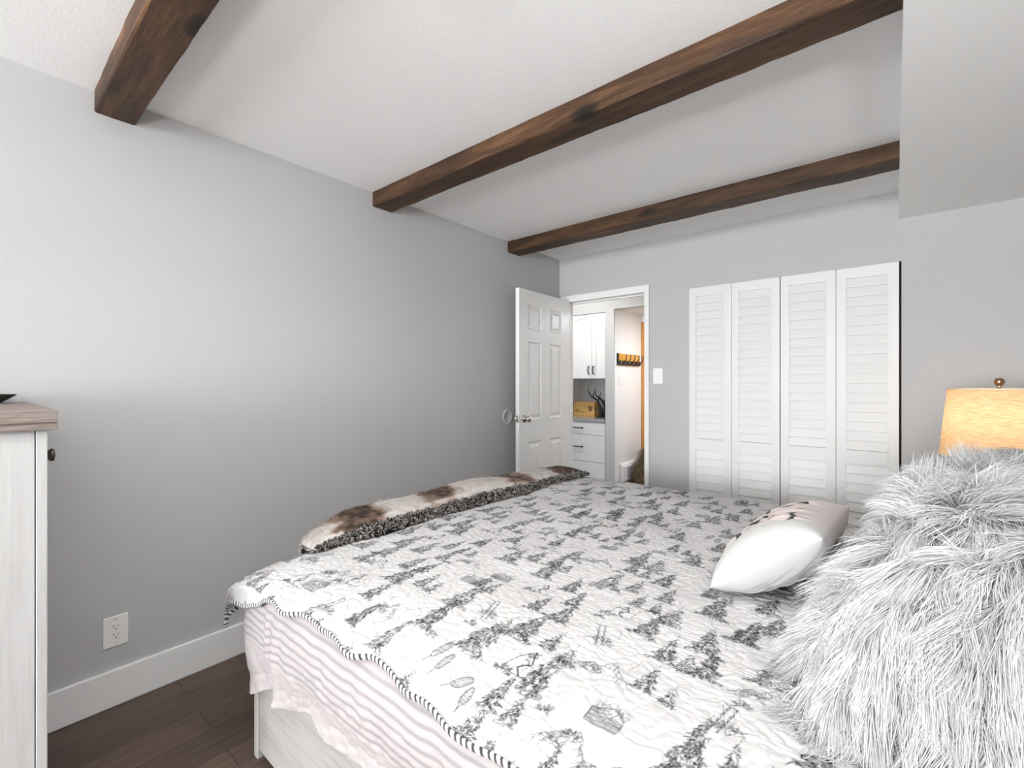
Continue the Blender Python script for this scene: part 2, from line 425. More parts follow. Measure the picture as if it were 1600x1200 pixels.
# ------------------------------------------------------------------ the bedroom door, opened against the plain wall
def panel_door(W, Ht, T, panels):
    """six panel door in local x 0..W, z 0..Ht, faces at y 0 and -T"""
    m = MB(); xs = sorted({0, W, *[p[0] for p in panels], *[p[1] for p in panels]}); zs = sorted({0, Ht, *[p[2] for p in panels], *[p[3] for p in panels]})
    def inside(x, z): return any(p[0] < x < p[1] and p[2] < z < p[3] for p in panels)
    bm = m.bm
    for yy, sg in ((0, 1), (-T, -1)):
        for x0, x1 in zip(xs, xs[1:]):
            for z0, z1 in zip(zs, zs[1:]):
                if not inside((x0 + x1) / 2, (z0 + z1) / 2):
                    bm.faces.new([bm.verts.new(c) for c in ((x0, yy, z0), (x1, yy, z0), (x1, yy, z1), (x0, yy, z1))])
        for x0, x1, z0, z1 in panels:
            rings = []
            for ins, dep in ((0, 0), (.010, .009), (.022, .009), (.045, .002)):
                y = yy - sg * dep
                rings.append([bm.verts.new(c) for c in ((x0 + ins, y, z0 + ins), (x1 - ins, y, z0 + ins), (x1 - ins, y, z1 - ins), (x0 + ins, y, z1 - ins))])
            for a, b in zip(rings, rings[1:]):
                for k in range(4): bm.faces.new((a[k], a[(k + 1) % 4], b[(k + 1) % 4], b[k]))
            bm.faces.new(rings[-1])
    for a, b in (((0, 0), (W, 0)), ((W, 0), (W, Ht)), ((W, Ht), (0, Ht)), ((0, Ht), (0, 0))):
        bm.faces.new([bm.verts.new(c) for c in ((a[0], 0, a[1]), (b[0], 0, b[1]), (b[0], -T, b[1]), (a[0], -T, a[1]))])
    return m
DW, DH, DT = 0.782, 2.030, 0.035
dr = empty('door_1', (0.125, 3.572, 0.01), 'white six-panel door standing open against the plain wall', 'door', kind='structure', rotz=math.atan2(2.790 - 3.572, .156 - .125))
# local x runs from the hinge to the latch edge (world -y), local +y is world +x
pan = []
for xa, xb in ((.150, .345), (.472, .667)):
    for za, zb in ((.22, .805), (.985, 1.615), (1.715, 1.915)): pan.append((xa, xb, za, zb))
panel_door(DW, DH, DT, pan).build('door_leaf', M['door'], dr)
kx, kz = DW - .068, 1.0
kn = MB(); kn.lathe([(0.0, .062), (.012, .061), (.022, .055), (.0255, .045), (.0245, .036), (.018, .028), (.011, .022), (.011, .008), (.029, .006), (.031, 0.0)], 28, 'y', (kx, 0, kz))
kn.build('door_knob', M['nickel'], dr, smooth=True)
k2 = MB(); k2.lathe([(.031, 0.0), (.029, -.006), (.011, -.008), (.011, -.022), (.018, -.028), (.0245, -.036), (.0255, -.045), (.022, -.055), (.012, -.061), (0.0, -.062)], 28, 'y', (kx, -DT, kz))
k2.build('door_knob', M['nickel'], dr, smooth=True)
lt = MB(); lt.box(DW, DW + .0015, -.030, -.005, kz - .028, kz + .028).box(DW + .0015, DW + .010, -.024, -.011, kz - .010, kz + .010)
lt.build('latch', M['nickel'], dr, bevel=.001)
for z in (.2, 1.02, 1.83):
    hb = MB(); hb.tube([(-.006, .004, z - .045), (-.006, .004, z + .045)], .006, 10); hb.box(-.001, 0, -.03, .004, z - .045, z + .045)
    hb.build('hinge', M['nickel'], dr)
ds = empty('door_stop', (0, 2.833, 1.02), 'round pale wall bumper behind the door knob', 'door stop')
MB().lathe([(.062, 0.0), (.062, .004), (.058, .007), (.046, .007), (.043, .004), (0, .004)], 36, 'x').build('bumper_disc', paint('grey_bumper_plastic', (.56, .56, .555), .5), ds, smooth=True)

# ------------------------------------------------------------------ louvred closet
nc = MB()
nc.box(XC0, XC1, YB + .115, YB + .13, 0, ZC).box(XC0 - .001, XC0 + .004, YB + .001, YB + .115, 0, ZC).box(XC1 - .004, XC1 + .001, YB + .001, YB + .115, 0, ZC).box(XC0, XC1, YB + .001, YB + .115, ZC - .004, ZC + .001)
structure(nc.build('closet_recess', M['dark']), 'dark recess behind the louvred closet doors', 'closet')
leafx = [(1.197, 1.4975), (1.4995, 1.8065), (1.8115, 2.1205), (2.1225, 2.430)]
names = ['white louvred closet leaf nearest the light switch', 'louvred closet leaf second from the light switch, left of the dark centre gap', 'louvred closet leaf just right of the dark centre gap', 'louvred closet leaf farthest from the doorway, beside the dark brown gap']
for i, (x0, x1) in enumerate(leafx):
    cd = empty('door_%d' % (i + 2), ((x0 + x1) / 2, YB, 0.012), names[i], 'closet door', group='louvred closet doors', kind='structure')
    W = (x1 - x0) / 2; st = .0495; y0, y1 = -.006, .024
    Z0, Z1 = 0.0, 2.0055
    bot, mid0, mid1, top = .14, .783 - .012, .872 - .012, 1.950 - .012
    fr = MB()
    fr.box(-W, -W + st, y0, y1, Z0, Z1).box(W - st, W, y0, y1, Z0, Z1)
    fr.box(-W + st, W - st, y0, y1, Z0, bot).box(-W + st, W - st, y0, y1, mid0, mid1).box(-W + st, W - st, y0, y1, top, Z1)
    fr.build('door_frame', M['louvre'], cd, bevel=.0012)
    sl = MB(); pitch = (top - mid1) / 18
    for lo, n in ((mid1, 18), (mid0 - 11 * pitch + .0, 11)):
        for k in range(n):
            z = lo + k * pitch
            if z < bot - .03: continue
            # each slat overlaps the one below: its lower edge stands proud
            sl.prism([(y0 + .0015, z + .002), (y0 + .0015, z + .007), (y0 + .014, z + pitch + .004), (y0 + .020, z + pitch + .004), (y0 + .0085, z + .002)], 0, -W + st - .003, W - st + .003)
    sl.box(-W + st, W - st, y0 + .022, y0 + .026, bot, top)
    sl.build('louvres', M['louvre'], cd)

# ------------------------------------------------------------------ ceiling beams
def beam(y0, y1, zb, label):
    x0, x1, n = 0.0005, 2.4275, 90
    prof = [(0, H - .0005), (0, zb + .006), (.006, zb), (1, zb), (2, zb), (3, H - .0005)]
    yy = [y0, y0, y0 + .005, (y0 + y1) / 2, y1 - .004, y1, y1]
    zz = [H - .0005, zb + .005, zb, zb, zb, zb + .005, H - .0005]
    m = len(yy); X = np.linspace(x0, x1, n); V = np.zeros((n, m, 3))
    for k in range(m):
        j = 0.0012 * vnoise(X * 9, np.full(n, k * 3.7), 11 + int(y0 * 10)) + .0007 * vnoise(X * 31, np.full(n, k * 1.7), 5)
        V[:, k, 0] = X; V[:, k, 1] = yy[k] + (j if k < 3 else -j); V[:, k, 2] = zz[k] + (j * 1.2 if 0 < k < m - 1 else 0)
    bm = bmesh.new()
    vs = [[bm.verts.new(V[i, k]) for k in range(m)] for i in range(n)]
    for i in range(n - 1):
        for k in range(m): bm.faces.new((vs[i][k], vs[i + 1][k], vs[i + 1][(k + 1) % m], vs[i][(k + 1) % m]))
    bm.faces.new(vs[0]); bm.faces.new(vs[-1][::-1])
    w = MB(); w.bm.free(); w.bm = bm
    o = w.build('ceiling_beam', M['beam'])
    return props(o, label, 'beam', 'dark wooden ceiling beams', 'thing')
beam(.332, .460, 2.357, 'dark stained wooden ceiling beam nearest the camera, at the top corner above the outlet')
beam(1.581, 1.718, 2.356, 'middle dark wooden ceiling beam running from the plain grey wall over the bed')
beam(2.835, 2.985, 2.353, 'dark wooden ceiling beam nearest the doorway, ending at the soffit')

# ------------------------------------------------------------------ switch and outlet
def plate(parent, w, h, axis):
    m = MB()
    if axis == 'y': m.box(-w / 2, w / 2, -.006, 0, -h / 2, h / 2)
    else: m.box(0, .006, -w / 2, w / 2, -h / 2, h / 2)
    return m.build('cover_plate', M['plastic'], parent, bevel=.004, seg=3)
sw = empty('light_switch', (.950, YB, 1.349), 'white rocker light switch on the grey wall between doorway and closet', 'light switch')
plate(sw, .078, .126, 'y')
MB().box(-.0175, .0175, -.0075, -.005, -.034, .034).build('switch_frame', M['plastic'], sw, bevel=.001)
MB().prism([(-.0076, -.031), (-.0135, .006), (-.0085, .031)], 0, -.0150, .0150).build('rocker', M['plastic'], sw)
ol = empty('power_outlet', (0, .3965, .297), 'white duplex power outlet low on the plain grey wall', 'power outlet')
plate(ol, .078, .122, 'x')
MB().box(.004, .0078, -.0168, .0168, -.0335, .0335).build('receptacle', M['plastic'], ol, bevel=.001)
for dz in (.0165, -.0165):
    s_ = MB(); s_.box(.0076, .0082, -.0083, -.0062, dz + .000, dz + .0085).box(.0076, .0082, .0062, .0083, dz + .001, dz + .0075)
    s_.lathe([(.0026, .0076), (.0026, .0082)], 12, 'x', (0, 0, dz - .0075))
    s_.build('socket_slots', M['slot'], ol)
for dz in (.0475, -.0475):
    MB().lathe([(.003, .005), (.003, .0066), (0, .007)], 12, 'x', (0, 0, dz)).build('screw', M['nickel'], ol)

# ------------------------------------------------------------------ hallway beyond the door
hy0 = YB + .12; HP = 4.66
structure(MB().box(-1.3, 1.8, hy0, HP, 2.44, 2.54).build('ceiling_hall', M['ceiling']), 'ceiling of the hallway outside the bedroom door', 'ceiling')
structure(MB().box(-1.3, 1.8, HP + .10, 5.6, 2.118, 2.2).build('ceiling_entry', M['hallwall']), 'low white ceiling above the coat hooks', 'ceiling')
structure(MB().box(-1.2, -.768, HP, HP + .10, 0, H).build('wall_hall_side', M['hallgrey']), 'grey hallway wall hidden beside the cabinet', 'wall')
structure(MB().box(-.768, 1.8, HP, HP + .10, 2.118, H).box(-.768, .002, HP, HP + .10, 2.094, 2.118).build('wall_header', M['hallgrey']), 'pale grey header wall above the hallway cabinet', 'wall')
structure(MB().box(-.103, .002, HP, 5.50, 0, 2.094).build('wall_pillar', M['hallgrey']), 'pale grey wall end between the cabinet and the coat hooks', 'wall')
structure(MB().box(.002, .006, HP + .02, 5.37, .0, 2.118).build('wall_entry', M['hallwall']), 'bright white hallway wall carrying the coat hooks', 'wall')
he = MB(); he.box(.002, 1.7, 5.38, 5.5, 2.045, 2.118).box(.85, 1.7, 5.38, 5.5, 0, 2.045)
structure(MB().box(-1.3, -1.2, hy0, 5.6, 0, H).build('wall_hall_left', M['hallwall']), 'hallway end wall out of sight past the cabinet', 'wall')
structure(MB().box(1.7, 1.8, hy0, 5.6, 0, H).build('wall_hall_right', M['hallwall']), 'hallway wall out of sight past the doorway', 'wall')
structure(he.build('wall_hall_end', M['hallwall']), 'white end wall around the honey pine door', 'wall')
pd = empty('door_6', (.44, 5.38, 0), 'honey-coloured pine door at the end of the hallway', 'door', kind='structure')
MB().box(-.436, .408, .002, .04, .005, 2.042).build('door_leaf', M['pine'], pd)
MB().tube([(.35, -.03, 1.0), (.35, .015, 1.0)], .012, 12).lathe([(0, -.065), (.02, -.06), (.026, -.05), (.02, -.035), (.012, -.03)], 20, 'y', (.35, 0, 1.0)).build('door_knob', M['bronze'], pd, smooth=True)

# built-in cabinet: upper unit, niche, worktop, drawers
cx0, cx1, cyf, cyb = -.748, -.112, 4.672, 5.22
ct = empty('hallway_cabinet', ((cx0 + cx1) / 2, cyf, 0), 'white built-in cabinet with open niche beyond the doorway', 'cabinet')
def sub(m, name, mat, root, **k):
    o = m.build(name, mat, root, **k); o.location = (-root.location[0], -root.location[1], -root.location[2]); return o
ZCT = .879
cb = MB()
cb.box(cx0 - .018, cx0, cyf + .02, cyb, 0, 2.09).box(cx1, cx1 + .006, cyf + .02, cyb, 0, 2.09).box(cx0, cx1, cyb, cyb + .02, 0, 2.09)
cb.box(cx0, cx1, cyf + .02, cyb, 1.342, 1.36).box(cx0, cx1, cyf + .02, cyb, 2.07, 2.09).box(cx0, cx1, cyf + .02, cyb, 0.02, .10)
sub(cb, 'cabinet_body', paint('niche_grey_white', (.84, .84, .83), .5), ct)
def shaker(x0, x1, z0, z1, y=cyf, st=.05):
    m = MB()
    m.box(x0, x0 + st, y, y + .02, z0, z1).box(x1 - st, x1, y, y + .02, z0, z1).box(x0 + st, x1 - st, y, y + .02, z0, z0 + st).box(x0 + st, x1 - st, y, y + .02, z1 - st, z1)
    m.box(x0 + st, x1 - st, y + .008, y + .016, z0 + st, z1 - st)
    return m
xs_ = -.284
for (x0, x1, hx) in ((cx0, xs_ - .0015, xs_ - .035), (xs_ + .0015, cx1, xs_ + .028)):
    d_ = sub(shaker(x0, x1, 1.345, 2.088), 'cabinet_door', M['cab'], ct, bevel=.001)
    hh = MB().tube([(hx, cyf, 1.395), (hx, cyf - .022, 1.398), (hx, cyf - .030, 1.415), (hx, cyf - .033, 1.44), (hx, cyf - .030, 1.465), (hx, cyf - .022, 1.482), (hx, cyf, 1.485)], .006, 10)
    hh.build('handle', M['black'], d_, smooth=True)
for z0, z1, hz in ((.690, .834, .766), (.376, .686, .545), (.105, .372, None)):
    m = MB()
    m.box(cx0, cx1 - .004, cyf, cyf + .02, z0, z1)
    d_ = sub(m, 'drawer', M['cab'], ct, bevel=.003)
    if hz is not None:
        hh = MB().tube([(-.555, cyf - .028, hz), (-.405, cyf - .028, hz)], .006, 10)
        for x in (-.55, -.41): hh.tube([(x, cyf, hz), (x, cyf - .028, hz)], .006, 10).lathe([(.011, -.003), (.011, 0)], 12, 'y', (x, cyf, hz))
        hh.build('handle', M['black'], d_, smooth=True)
props(MB().box(cx0 + .001, cx1 - .001, cyf - .012, cyb - .001, .838, ZCT).build('countertop', M['counter'], bevel=.003), 'glossy grey stone worktop over the white hallway drawers', 'countertop')

# the printed wooden crate in the niche
cr = empty('wooden_crate', (-.58, 4.99, ZCT), 'small honey wooden crate with branded print in the cabinet niche', 'crate')
cw, chh, cdep = .149, .178, .11
bx = MB().box(-cw, cw, .004, cdep, 0.0005, chh)
bx.build('crate_body', M['rackpine'], cr, bevel=.002)
cv = Canvas(2 * cw, chh, .001)
def wl(pts, w=.003, ink=1.0): cv.poly(pts, w, ink)
wl([(.02, .118), (.29, .118)], .002); wl([(.02, .112), (.03, .118), (.02, .124)], .003)
for k in range(26):
    a = k * .8; r_ = .008 + .001 * k
    wl([(.235 + r_ * math.cos(a), .095 + r_ * math.sin(a)), (.235 + r_ * math.cos(a + 1.1), .095 + r_ * math.sin(a + 1.1))], .004)
wl([(.225, .075), (.265, .07)], .006); wl([(.24, .12), (.24, .06)], .006)
# first letters read as H i l l, the rest of the word is worn away
for x in (.022, .040): wl([(x, .045), (x, .082)], .005)
wl([(.022, .064), (.040, .064)], .004); wl([(.054, .045), (.054, .070)], .005); wl([(.054, .079), (.054, .082)], .005)
for x in (.070, .084): wl([(x, .045), (x, .080)], .004)
for k in range(7): wl([(.098 + .014 * k, .047), (.103 + .014 * k, .060), (.108 + .014 * k, .047)], .003, .6)
wl([(.115, .040), (.135, .044)], .008, .8)
gx, gz = np.meshgrid(np.linspace(0, 2 * cw, 150), np.linspace(0, chh, 90), indexing='ij')
Vf = np.stack([gx.ravel() - cw, np.full(gx.size, .0035), gz.ravel() + .0005], -1)
pm = M['print_wood'] = wood('printed_pine_face', [(0.2, (0.66, 0.36, 0.12)), (0.5, (0.85, 0.52, 0.19)), (0.8, (0.92, 0.66, 0.30))], axis=0, stretch=12, scale=4, rough=.5, bump=.1, grain=40)
nt = pm.node_tree; bs = nt.nodes['Principled BSDF']; lk = bs.inputs['Base Color'].links[0].from_socket
aa = N(nt, 'ShaderNodeAttribute', attribute_name='ink'); mm = N(nt, 'ShaderNodeMix', data_type='RGBA'); mm.inputs[7].default_value = (.06, .025, .01, 1)
L(nt, aa.outputs['Fac'], mm.inputs[0]); L(nt, lk, mm.inputs[6]); L(nt, mm.outputs[2], bs.inputs['Base Color'])
raw_mesh('front_board', Vf, grid_quads(150, 90)[:, ::-1], pm, cr, False, {'ink': cv.read(gx.ravel(), gz.ravel())})

# black antler sculpture
AY = 4.93
an = empty('antler_sculpture', at(941, 650, y=AY), 'black branching antler sculpture beside the crate in the niche', 'sculpture')
an.location.z = ZCT
def br(pts, r0, r1, dy=0.0):
    P = [Vector(at(a, b, y=AY + dy * i)) for i, (a, b) in enumerate(pts)]
    Q = []
    for i in range(len(P) - 1):
        for k in range(4):
            t = k / 4; p0, p1, p2, p3 = P[max(i - 1, 0)], P[i], P[i + 1], P[min(i + 2, len(P) - 1)]
            Q.append(0.5 * ((2 * p1) + (p2 - p0) * t + (2 * p0 - 5 * p1 + 4 * p2 - p3) * t * t + (3 * p1 - p0 - 3 * p2 + p3) * t ** 3))
    Q.append(P[-1]); n = len(Q)
    return [tuple(q - Vector(an.location)) for q in Q], [r0 + (r1 - r0) * i / (n - 1) for i in range(n)]
mainb = MB()
for pts, r0, r1, dy in (([(940, 651), (938.5, 641), (936, 632), (933.5, 626), (927, 621.5), (921.5, 616), (918.5, 607.5)], .022, .004, -.004),
                        ([(943.5, 651), (944.5, 640), (944, 632), (941.5, 627), (936.5, 622), (931, 617), (929.3, 607.5)], .022, .004, .004),
                        ([(926.5, 621), (927.5, 616), (928, 612)], .009, .003, .004), ([(934, 628), (936.5, 620), (939.5, 612)], .010, .003, .006),
                        ([(943, 629), (945.5, 625), (947, 619)], .010, .004, .0), ([(944, 640), (937, 640), (932, 639.3), (927, 637.2)], .010, .003, -.012)):
    P_, R_ = br(pts, r0, r1, dy); mainb.tube(P_, R_, 10)
mainb.box(-.055, .03, -.03, .05, .0005, .012)
mainb.build('antlers', M['black'], an, smooth=True)

# coat rack on the bright wall
ra = empty('coat_rack', (.006, 4.735, 1.555), 'honey wood coat rack with black hooks on the bright hallway wall', 'coat rack')
zt, zb_ = .072, -.060; RL = .56
MB().box(.0, .018, 0, RL, zb_, zt).build('rack_board', M['rackpine'], ra, bevel=.002)
MB().box(.018, .022, .0, RL, zb_, -.008).build('metal_strip', M['black'], ra)
MB().box(.0, .022, -.010, 0, zb_, zt).build('end_cap', M['black'], ra)
for k in range(5):
    y = .060 + k * .11
    h = MB().tube([(.02, y, -.030), (.045, y, -.028), (.068, y, -.012), (.082, y, .012), (.086, y, .040), (.082, y, .058)], [.007, .007, .0065, .006, .006, .007], 8)
    h.tube([(.02, y, -.040), (.036, y, -.052), (.050, y, -.050), (.056, y, -.036)], .006, 8)
    hk = h.build('hook', M['bronze'], ra, smooth=True)
    MB().lathe([(.016, .0225), (.014, .026), (0, .027)], 16, 'x', (0, y, -.034)).build('rosette', M['nickel'], hk, smooth=True)
s2 = empty('light_switch', (.006, 4.80, 1.335), 'white light switch below the coat rack in the hallway', 'light switch')
plate(s2, .075, .128, 'x'); MB().box(.005, .009, -.016, .016, -.033, .033).build('rocker', M['plastic'], s2, bevel=.001)
vr = empty('wall_register', (.006, 5.015, .175), 'white wall register low on the bright hallway wall', 'air vent')
vm = MB(); vm.prism([(0, 0), (.045, 0), (.045, .16), (.030, .19), (0, .195)], 1, -.225, .225)
vm.build('register_body', M['plastic'], vr, bevel=.003)
gmat = paint('grey_register_slots', (.42, .42, .43), .5)
for y0 in (-.12, .08):
    gm = MB().box(.0452, .0462, y0 - .003, y0 + .119, .018, .148)
    for k in range(11): gm.box(.0462, .0475, y0 + .011 * k, y0 + .011 * k + .006, .02, .145)
    gm.build('grille', gmat, vr)
MB().tube([(.045, -.16, .03), (.06, -.16, .028)], .006, 8).build('lever', M['plastic'], vr, smooth=True)

# shaggy brown hide on a low stool in the hall
hd = empty('fur_throw', (.262, 5.10, 0), 'shaggy brown fur throw heaped at the hallway register', 'throw')
ng, nh = 40, 30
th_ = np.linspace(0, 2 * math.pi, ng, endpoint=False); hz_ = np.linspace(0, 1, nh)
TT, ZZ = np.meshgrid(th_, hz_, indexing='ij'); tt, zz = TT.ravel(), ZZ.ravel()
rr = .175 * np.sqrt(np.clip(1 - (zz) ** 3.0, 0, 1)) * (1.12 - .35 * zz) * (1 + .12 * np.sin(3 * tt + zz * 5)) + .002
Vh = np.stack([rr * np.cos(tt), rr * np.sin(tt), zz * .60 + .001], -1)
furb = attr_mix('brown_shaggy_fur', 'shade', (.035, .02, .010), (.42, .30, .19), rough=.7)
core = raw_mesh('throw_core', Vh, grid_quads(ng, nh, True), paint('brown_hide', (.10, .07, .045), .9, bump=.3), hd)
pick = rng.choice(len(Vh), 3500, p=rr / rr.sum())
P = Vh[pick] + rng.normal(0, .008, (3500, 3)); P[:, 2] = np.maximum(P[:, 2], .01)
Nn = nrm(np.stack([np.cos(tt), np.sin(tt), .15 + .9 * zz], -1))[pick]
fur('fur', P, Nn + np.array([0, 0, -.3]), .075, furb, hd, np.array([0, 0, -.9]), K=5, r0=.0014, ncl=160, wob=.4, seed=3)

# ================================================================== THE CHEST OF DRAWERS
chs = empty('chest_of_drawers', (.405, -.09, 0), 'tall whitewashed chest of drawers with grey-brown wood top', 'chest of drawers')
def subc(m, name, mat, **k): return sub(m, name, mat, chs, **k)
bx0, bx1, by0, by1 = .03, .788, -.335, .137
subc(MB().box(.015, .800, -.345, .154, 1.196, 1.226).box(.0152, .7985, -.3445, .1525, 1.1925, 1.196).box(.015, .800, -.345, .154, 1.178, 1.1925), 'top', M['chesttop'], bevel=.0015)
bd = MB(); bd.box(bx0, bx1 - .004, by0, by1 - .022, .08, 1.178).box(bx0, bx0 + .05, by0, by1 - .022, 0, .08).box(bx1 - .06, bx1 - .004, by0, by1 - .022, 0, .08)
subc(bd, 'body', M['chest'], bevel=.001)
for x0, x1 in ((bx0, bx0 + .045), (bx1 - .045, bx1)):
    subc(MB().box(x0, x1, by1 - .020, by1, 0, 1.178), 'front_stile', M['chest'], bevel=.002)
dw_ = subc(MB().box(bx0 + .048, bx1 - .048, by1 - .018, by1 + .002, 1.00, 1.165), 'drawer', M['chest'], bevel=.002)
for x in (.20, .64):
    MB().lathe([(.006, 0), (.006, .008), (.014, .012), (.018, .018), (.016, .023), (0, .026)], 20, 'y', (x, by1 + .002, 1.098)).build('knob', M['bronze'], dw_, smooth=True)
xm = (bx0 + bx1) / 2
for x0, x1, hx in ((bx0 + .048, xm - .002, xm - .04), (xm + .002, bx1 - .048, xm + .03)):
    d_ = subc(MB().box(x0, x1, by1 - .018, by1 + .002, .10, .992), 'cupboard_door', M['chest'], bevel=.002)
    MB().lathe([(.006, 0), (.006, .008), (.014, .012), (.018, .018), (.016, .023), (0, .026)], 20, 'y', (hx, by1 + .002, .70)).build('knob', M['bronze'], d_, smooth=True)
# black low dish on the chest
tray = empty('dish', (.10, -.03, 1.226), 'black low dish on the chest of drawers', 'dish')
tb = bmesh.new(); prof = [(.0, .004, .0), (.6, .004, .0), (.78, .006, .006), (1.0, .030, .012), (1.0, .033, .012), (.76, .011, .008), (.0, .009, .0)]
n = 48; rings = []
for f_, h_, _ in prof:
    ring = []
    for k in range(n):
        a = 2 * math.pi * k / n; c, s_ = math.cos(a), math.sin(a)
        r_ = 1 / ((abs(c) ** 2.6 + abs(s_) ** 2.6) ** (1 / 2.6))
        ring.append(tb.verts.new((f_ * r_ * c * .075, f_ * r_ * s_ * .15, h_ - .003)))
    rings.append(ring)
for a, b in zip(rings, rings[1:]):
    for k in range(n): tb.faces.new((a[k], a[(k + 1) % n], b[(k + 1) % n], b[k]))
w_ = MB(); w_.bm.free(); w_.bm = tb
w_.build('dish_bowl', M['black'], tray, smooth=True)

# ================================================================== THE BED
bed = empty('bed', (1.75, 1.66, 0), 'pale grey wooden bed frame under the quilt', 'bed')
BX0, BX1, BY0, BY1 = .70, 3.02, .65, 2.70
def subb(m, name, mat, **k): return sub(m, name, mat, bed, **k)
subb(MB().box(BX0 + .03, BX1, BY0 + .006, BY0 + .03, .03, .40), 'side_panel', M['bedwood'], bevel=.002)
subb(MB().box(BX0 + .03, BX1, BY1 - .03, BY1 - .006, .03, .40), 'side_panel', M['bedwood'], bevel=.002)
subb(MB().box(BX0 + .004, BX0 + .028, BY0 + .03, BY1 - .03, .03, .40), 'foot_panel', M['bedwood'], bevel=.002)
for y0, y1 in ((BY0, BY0 + .030), (BY1 - .030, BY1)):
    subb(MB().box(BX0, BX0 + .030, y0, y1, 0, .42), 'corner_post', paint('pale_bed_edge', (.46, .44, .42), .5), bevel=.003)
hbm = MB().box(BX1, BX1 + .05, BY0 - .02, BY1 + .02, 0, 1.02)
for k in range(4): hbm.box(BX1 - .008, BX1, BY0 + .02 + k * .505, BY0 + .50 + k * .505, .45, .98)
subb(hbm, 'headboard', M['bedwood'], bevel=.004)
props(MB().box(BX0 + .06, BX1 - .01, BY0 + .10, BY1 - .08, .25, .600).build('mattress', M['white_fabric'], bevel=.05, seg=4), 'white mattress under the toile quilt', 'mattress')

# ---- quilt -------------------------------------------------------
Z0 = .672
hem = [(367, 937), (383, 948), (403, 947), (430, 940), (446, 962), (464, 960), (479, 970), (495, 990), (511, 989), (531, 1003), (549, 1024), (567, 1026), (583, 1023), (599, 1044), (610, 1057), (626, 1087), (648, 1092), (666, 1098), (680, 1107), (700, 1130)]
XF, YN, YFAR = .625, .60, 2.80          # quilt edges: foot, near, far
AX, BXX = .24, .075; AY_, BYY = .26, .050
def edge(s, a, b, L0):
    """arc length s from the start of the curve -> (outward, drop); s<0 is flat"""
    L_ = math.pi * math.sqrt((a * a + b * b) / 2) / 2
    ph = np.clip(s / L_, 0, 1) * math.pi / 2
    out = np.where(s <= 0, s, a * np.sin(ph)); dr_ = np.where(s <= 0, 0, b * (1 - np.cos(ph)) + np.maximum(s - L_, 0))
    return out, dr_, L_
_, _, LX = edge(np.zeros(1), AX, BXX, 0); _, _, LY = edge(np.zeros(1), AY_, BYY, 0)
HANGX = .07
su = np.concatenate([np.linspace(LX + HANGX, -.25, 210), np.linspace(-.25, -(2.90 - XF - AX), 800)[1:]])   # foot hem -> head
ox, dx_ = edge(su, AX, BXX, 0)[:2]; qx = XF + AX - ox
nu = len(su)
_xo = np.linspace(qx.min(), qx.max(), 400); _ord = np.argsort(qx)
def foot_drop(x): return np.interp(x, qx[_ord], dx_[_ord])
hs = []
for a_, b_ in hem:                        # where the hem runs on the quilt's near slope
    p = np.array(at(a_, b_, y=YN)); d0 = Z0 - foot_drop(p[0]) - p[2]
    if d0 >= BYY: hs.append((p[0], LY + d0 - BYY)); continue
    for y in np.linspace(YN, YN + AY_, 300):
        p = np.array(at(a_, b_, y=y)); sp = 1 - (y - YN) / AY_; ph = math.asin(min(1, max(0, sp)))
        if p[2] <= Z0 - foot_drop(p[0]) - BYY * (1 - math.cos(ph)): break
    hs.append((p[0], LY * ph / (math.pi / 2)))
hs.sort(); HX = np.array([h[0] for h in hs]); HS = np.array([h[1] for h in hs])
def hemlen(x):
    ex = np.where(x > HX[-1], .012 * np.abs(np.sin((x - HX[-1]) * 2 * math.pi / .26)), 0)
    return np.interp(x, HX, HS) + ex
s_hem = hemlen(qx)
k_ = np.ones(9) / 9; s_hem = np.convolve(np.concatenate([np.repeat(s_hem[:1], 4), s_hem, np.repeat(s_hem[-1:], 4)]), k_, 'valid')
rows_n = np.linspace(1, 0, 150); rows_f = np.cumsum(np.linspace(.0016, .0042, 640)); rows_f = rows_f / rows_f[-1] * (YFAR - YN - 2 * AY_)
rows_e = np.linspace(0, LY + .16, 110)[1:]
SV = np.concatenate([s_hem[:, None] * rows_n[None], np.broadcast_to(-rows_f[None], (nu, len(rows_f))), ], 1)
oy, dy_ = edge(SV, AY_, BYY, 0)[:2]
QY = YN + AY_ - oy; QD = dy_
oy2, dy2 = edge(rows_e, AY_, BYY, 0)[:2]
QY = np.concatenate([QY, np.broadcast_to((YFAR - AY_ + oy2)[None], (nu, len(rows_e)))], 1)
QD = np.concatenate([QD, np.broadcast_to(dy2[None], (nu, len(rows_e)))], 1)
nv = QY.shape[1]
SVV = np.concatenate([-SV, np.broadcast_to((rows_f[-1] + rows_e)[None], (nu, len(rows_e)))], 1)    # cloth coordinate across, 0 at the near curve's start
QX = np.broadcast_to(qx[:, None], QY.shape)
QZ = Z0 - np.broadcast_to(dx_[:, None], QY.shape) - QD
CU = np.broadcast_to((su[0] - su)[:, None], QY.shape); CVv = SVV + .45
# soft large swells and the stitched ripples
big = .007 * vnoise(QX * 3.1, QY * 3.4, 21) + .004 * vnoise(QX * 8, QY * 7, 22)
wx = CU + .012 * vnoise(CU * 18, CVv * 18, 23); wy = CVv + .010 * vnoise(CU * 22 + 9, CVv * 22, 24)
rip = np.abs(vnoise(wx * 42, wy * 66, 25)) ** .6 * .65 + np.abs(vnoise(wx * 75 + 3, wy * 85, 26)) ** .7 * .35
quiltbump = .0046 * (rip - .5)
sway = np.clip(-SVV / .3, 0, 1)            # the drape swings in and out a little
QYd = QY + sway * (.010 * np.sin(QX * 17) + .008 * vnoise(QX * 6, QX * 0, 31))
QZd = QZ + big * np.clip(1 - sway, .15, 1) + quiltbump
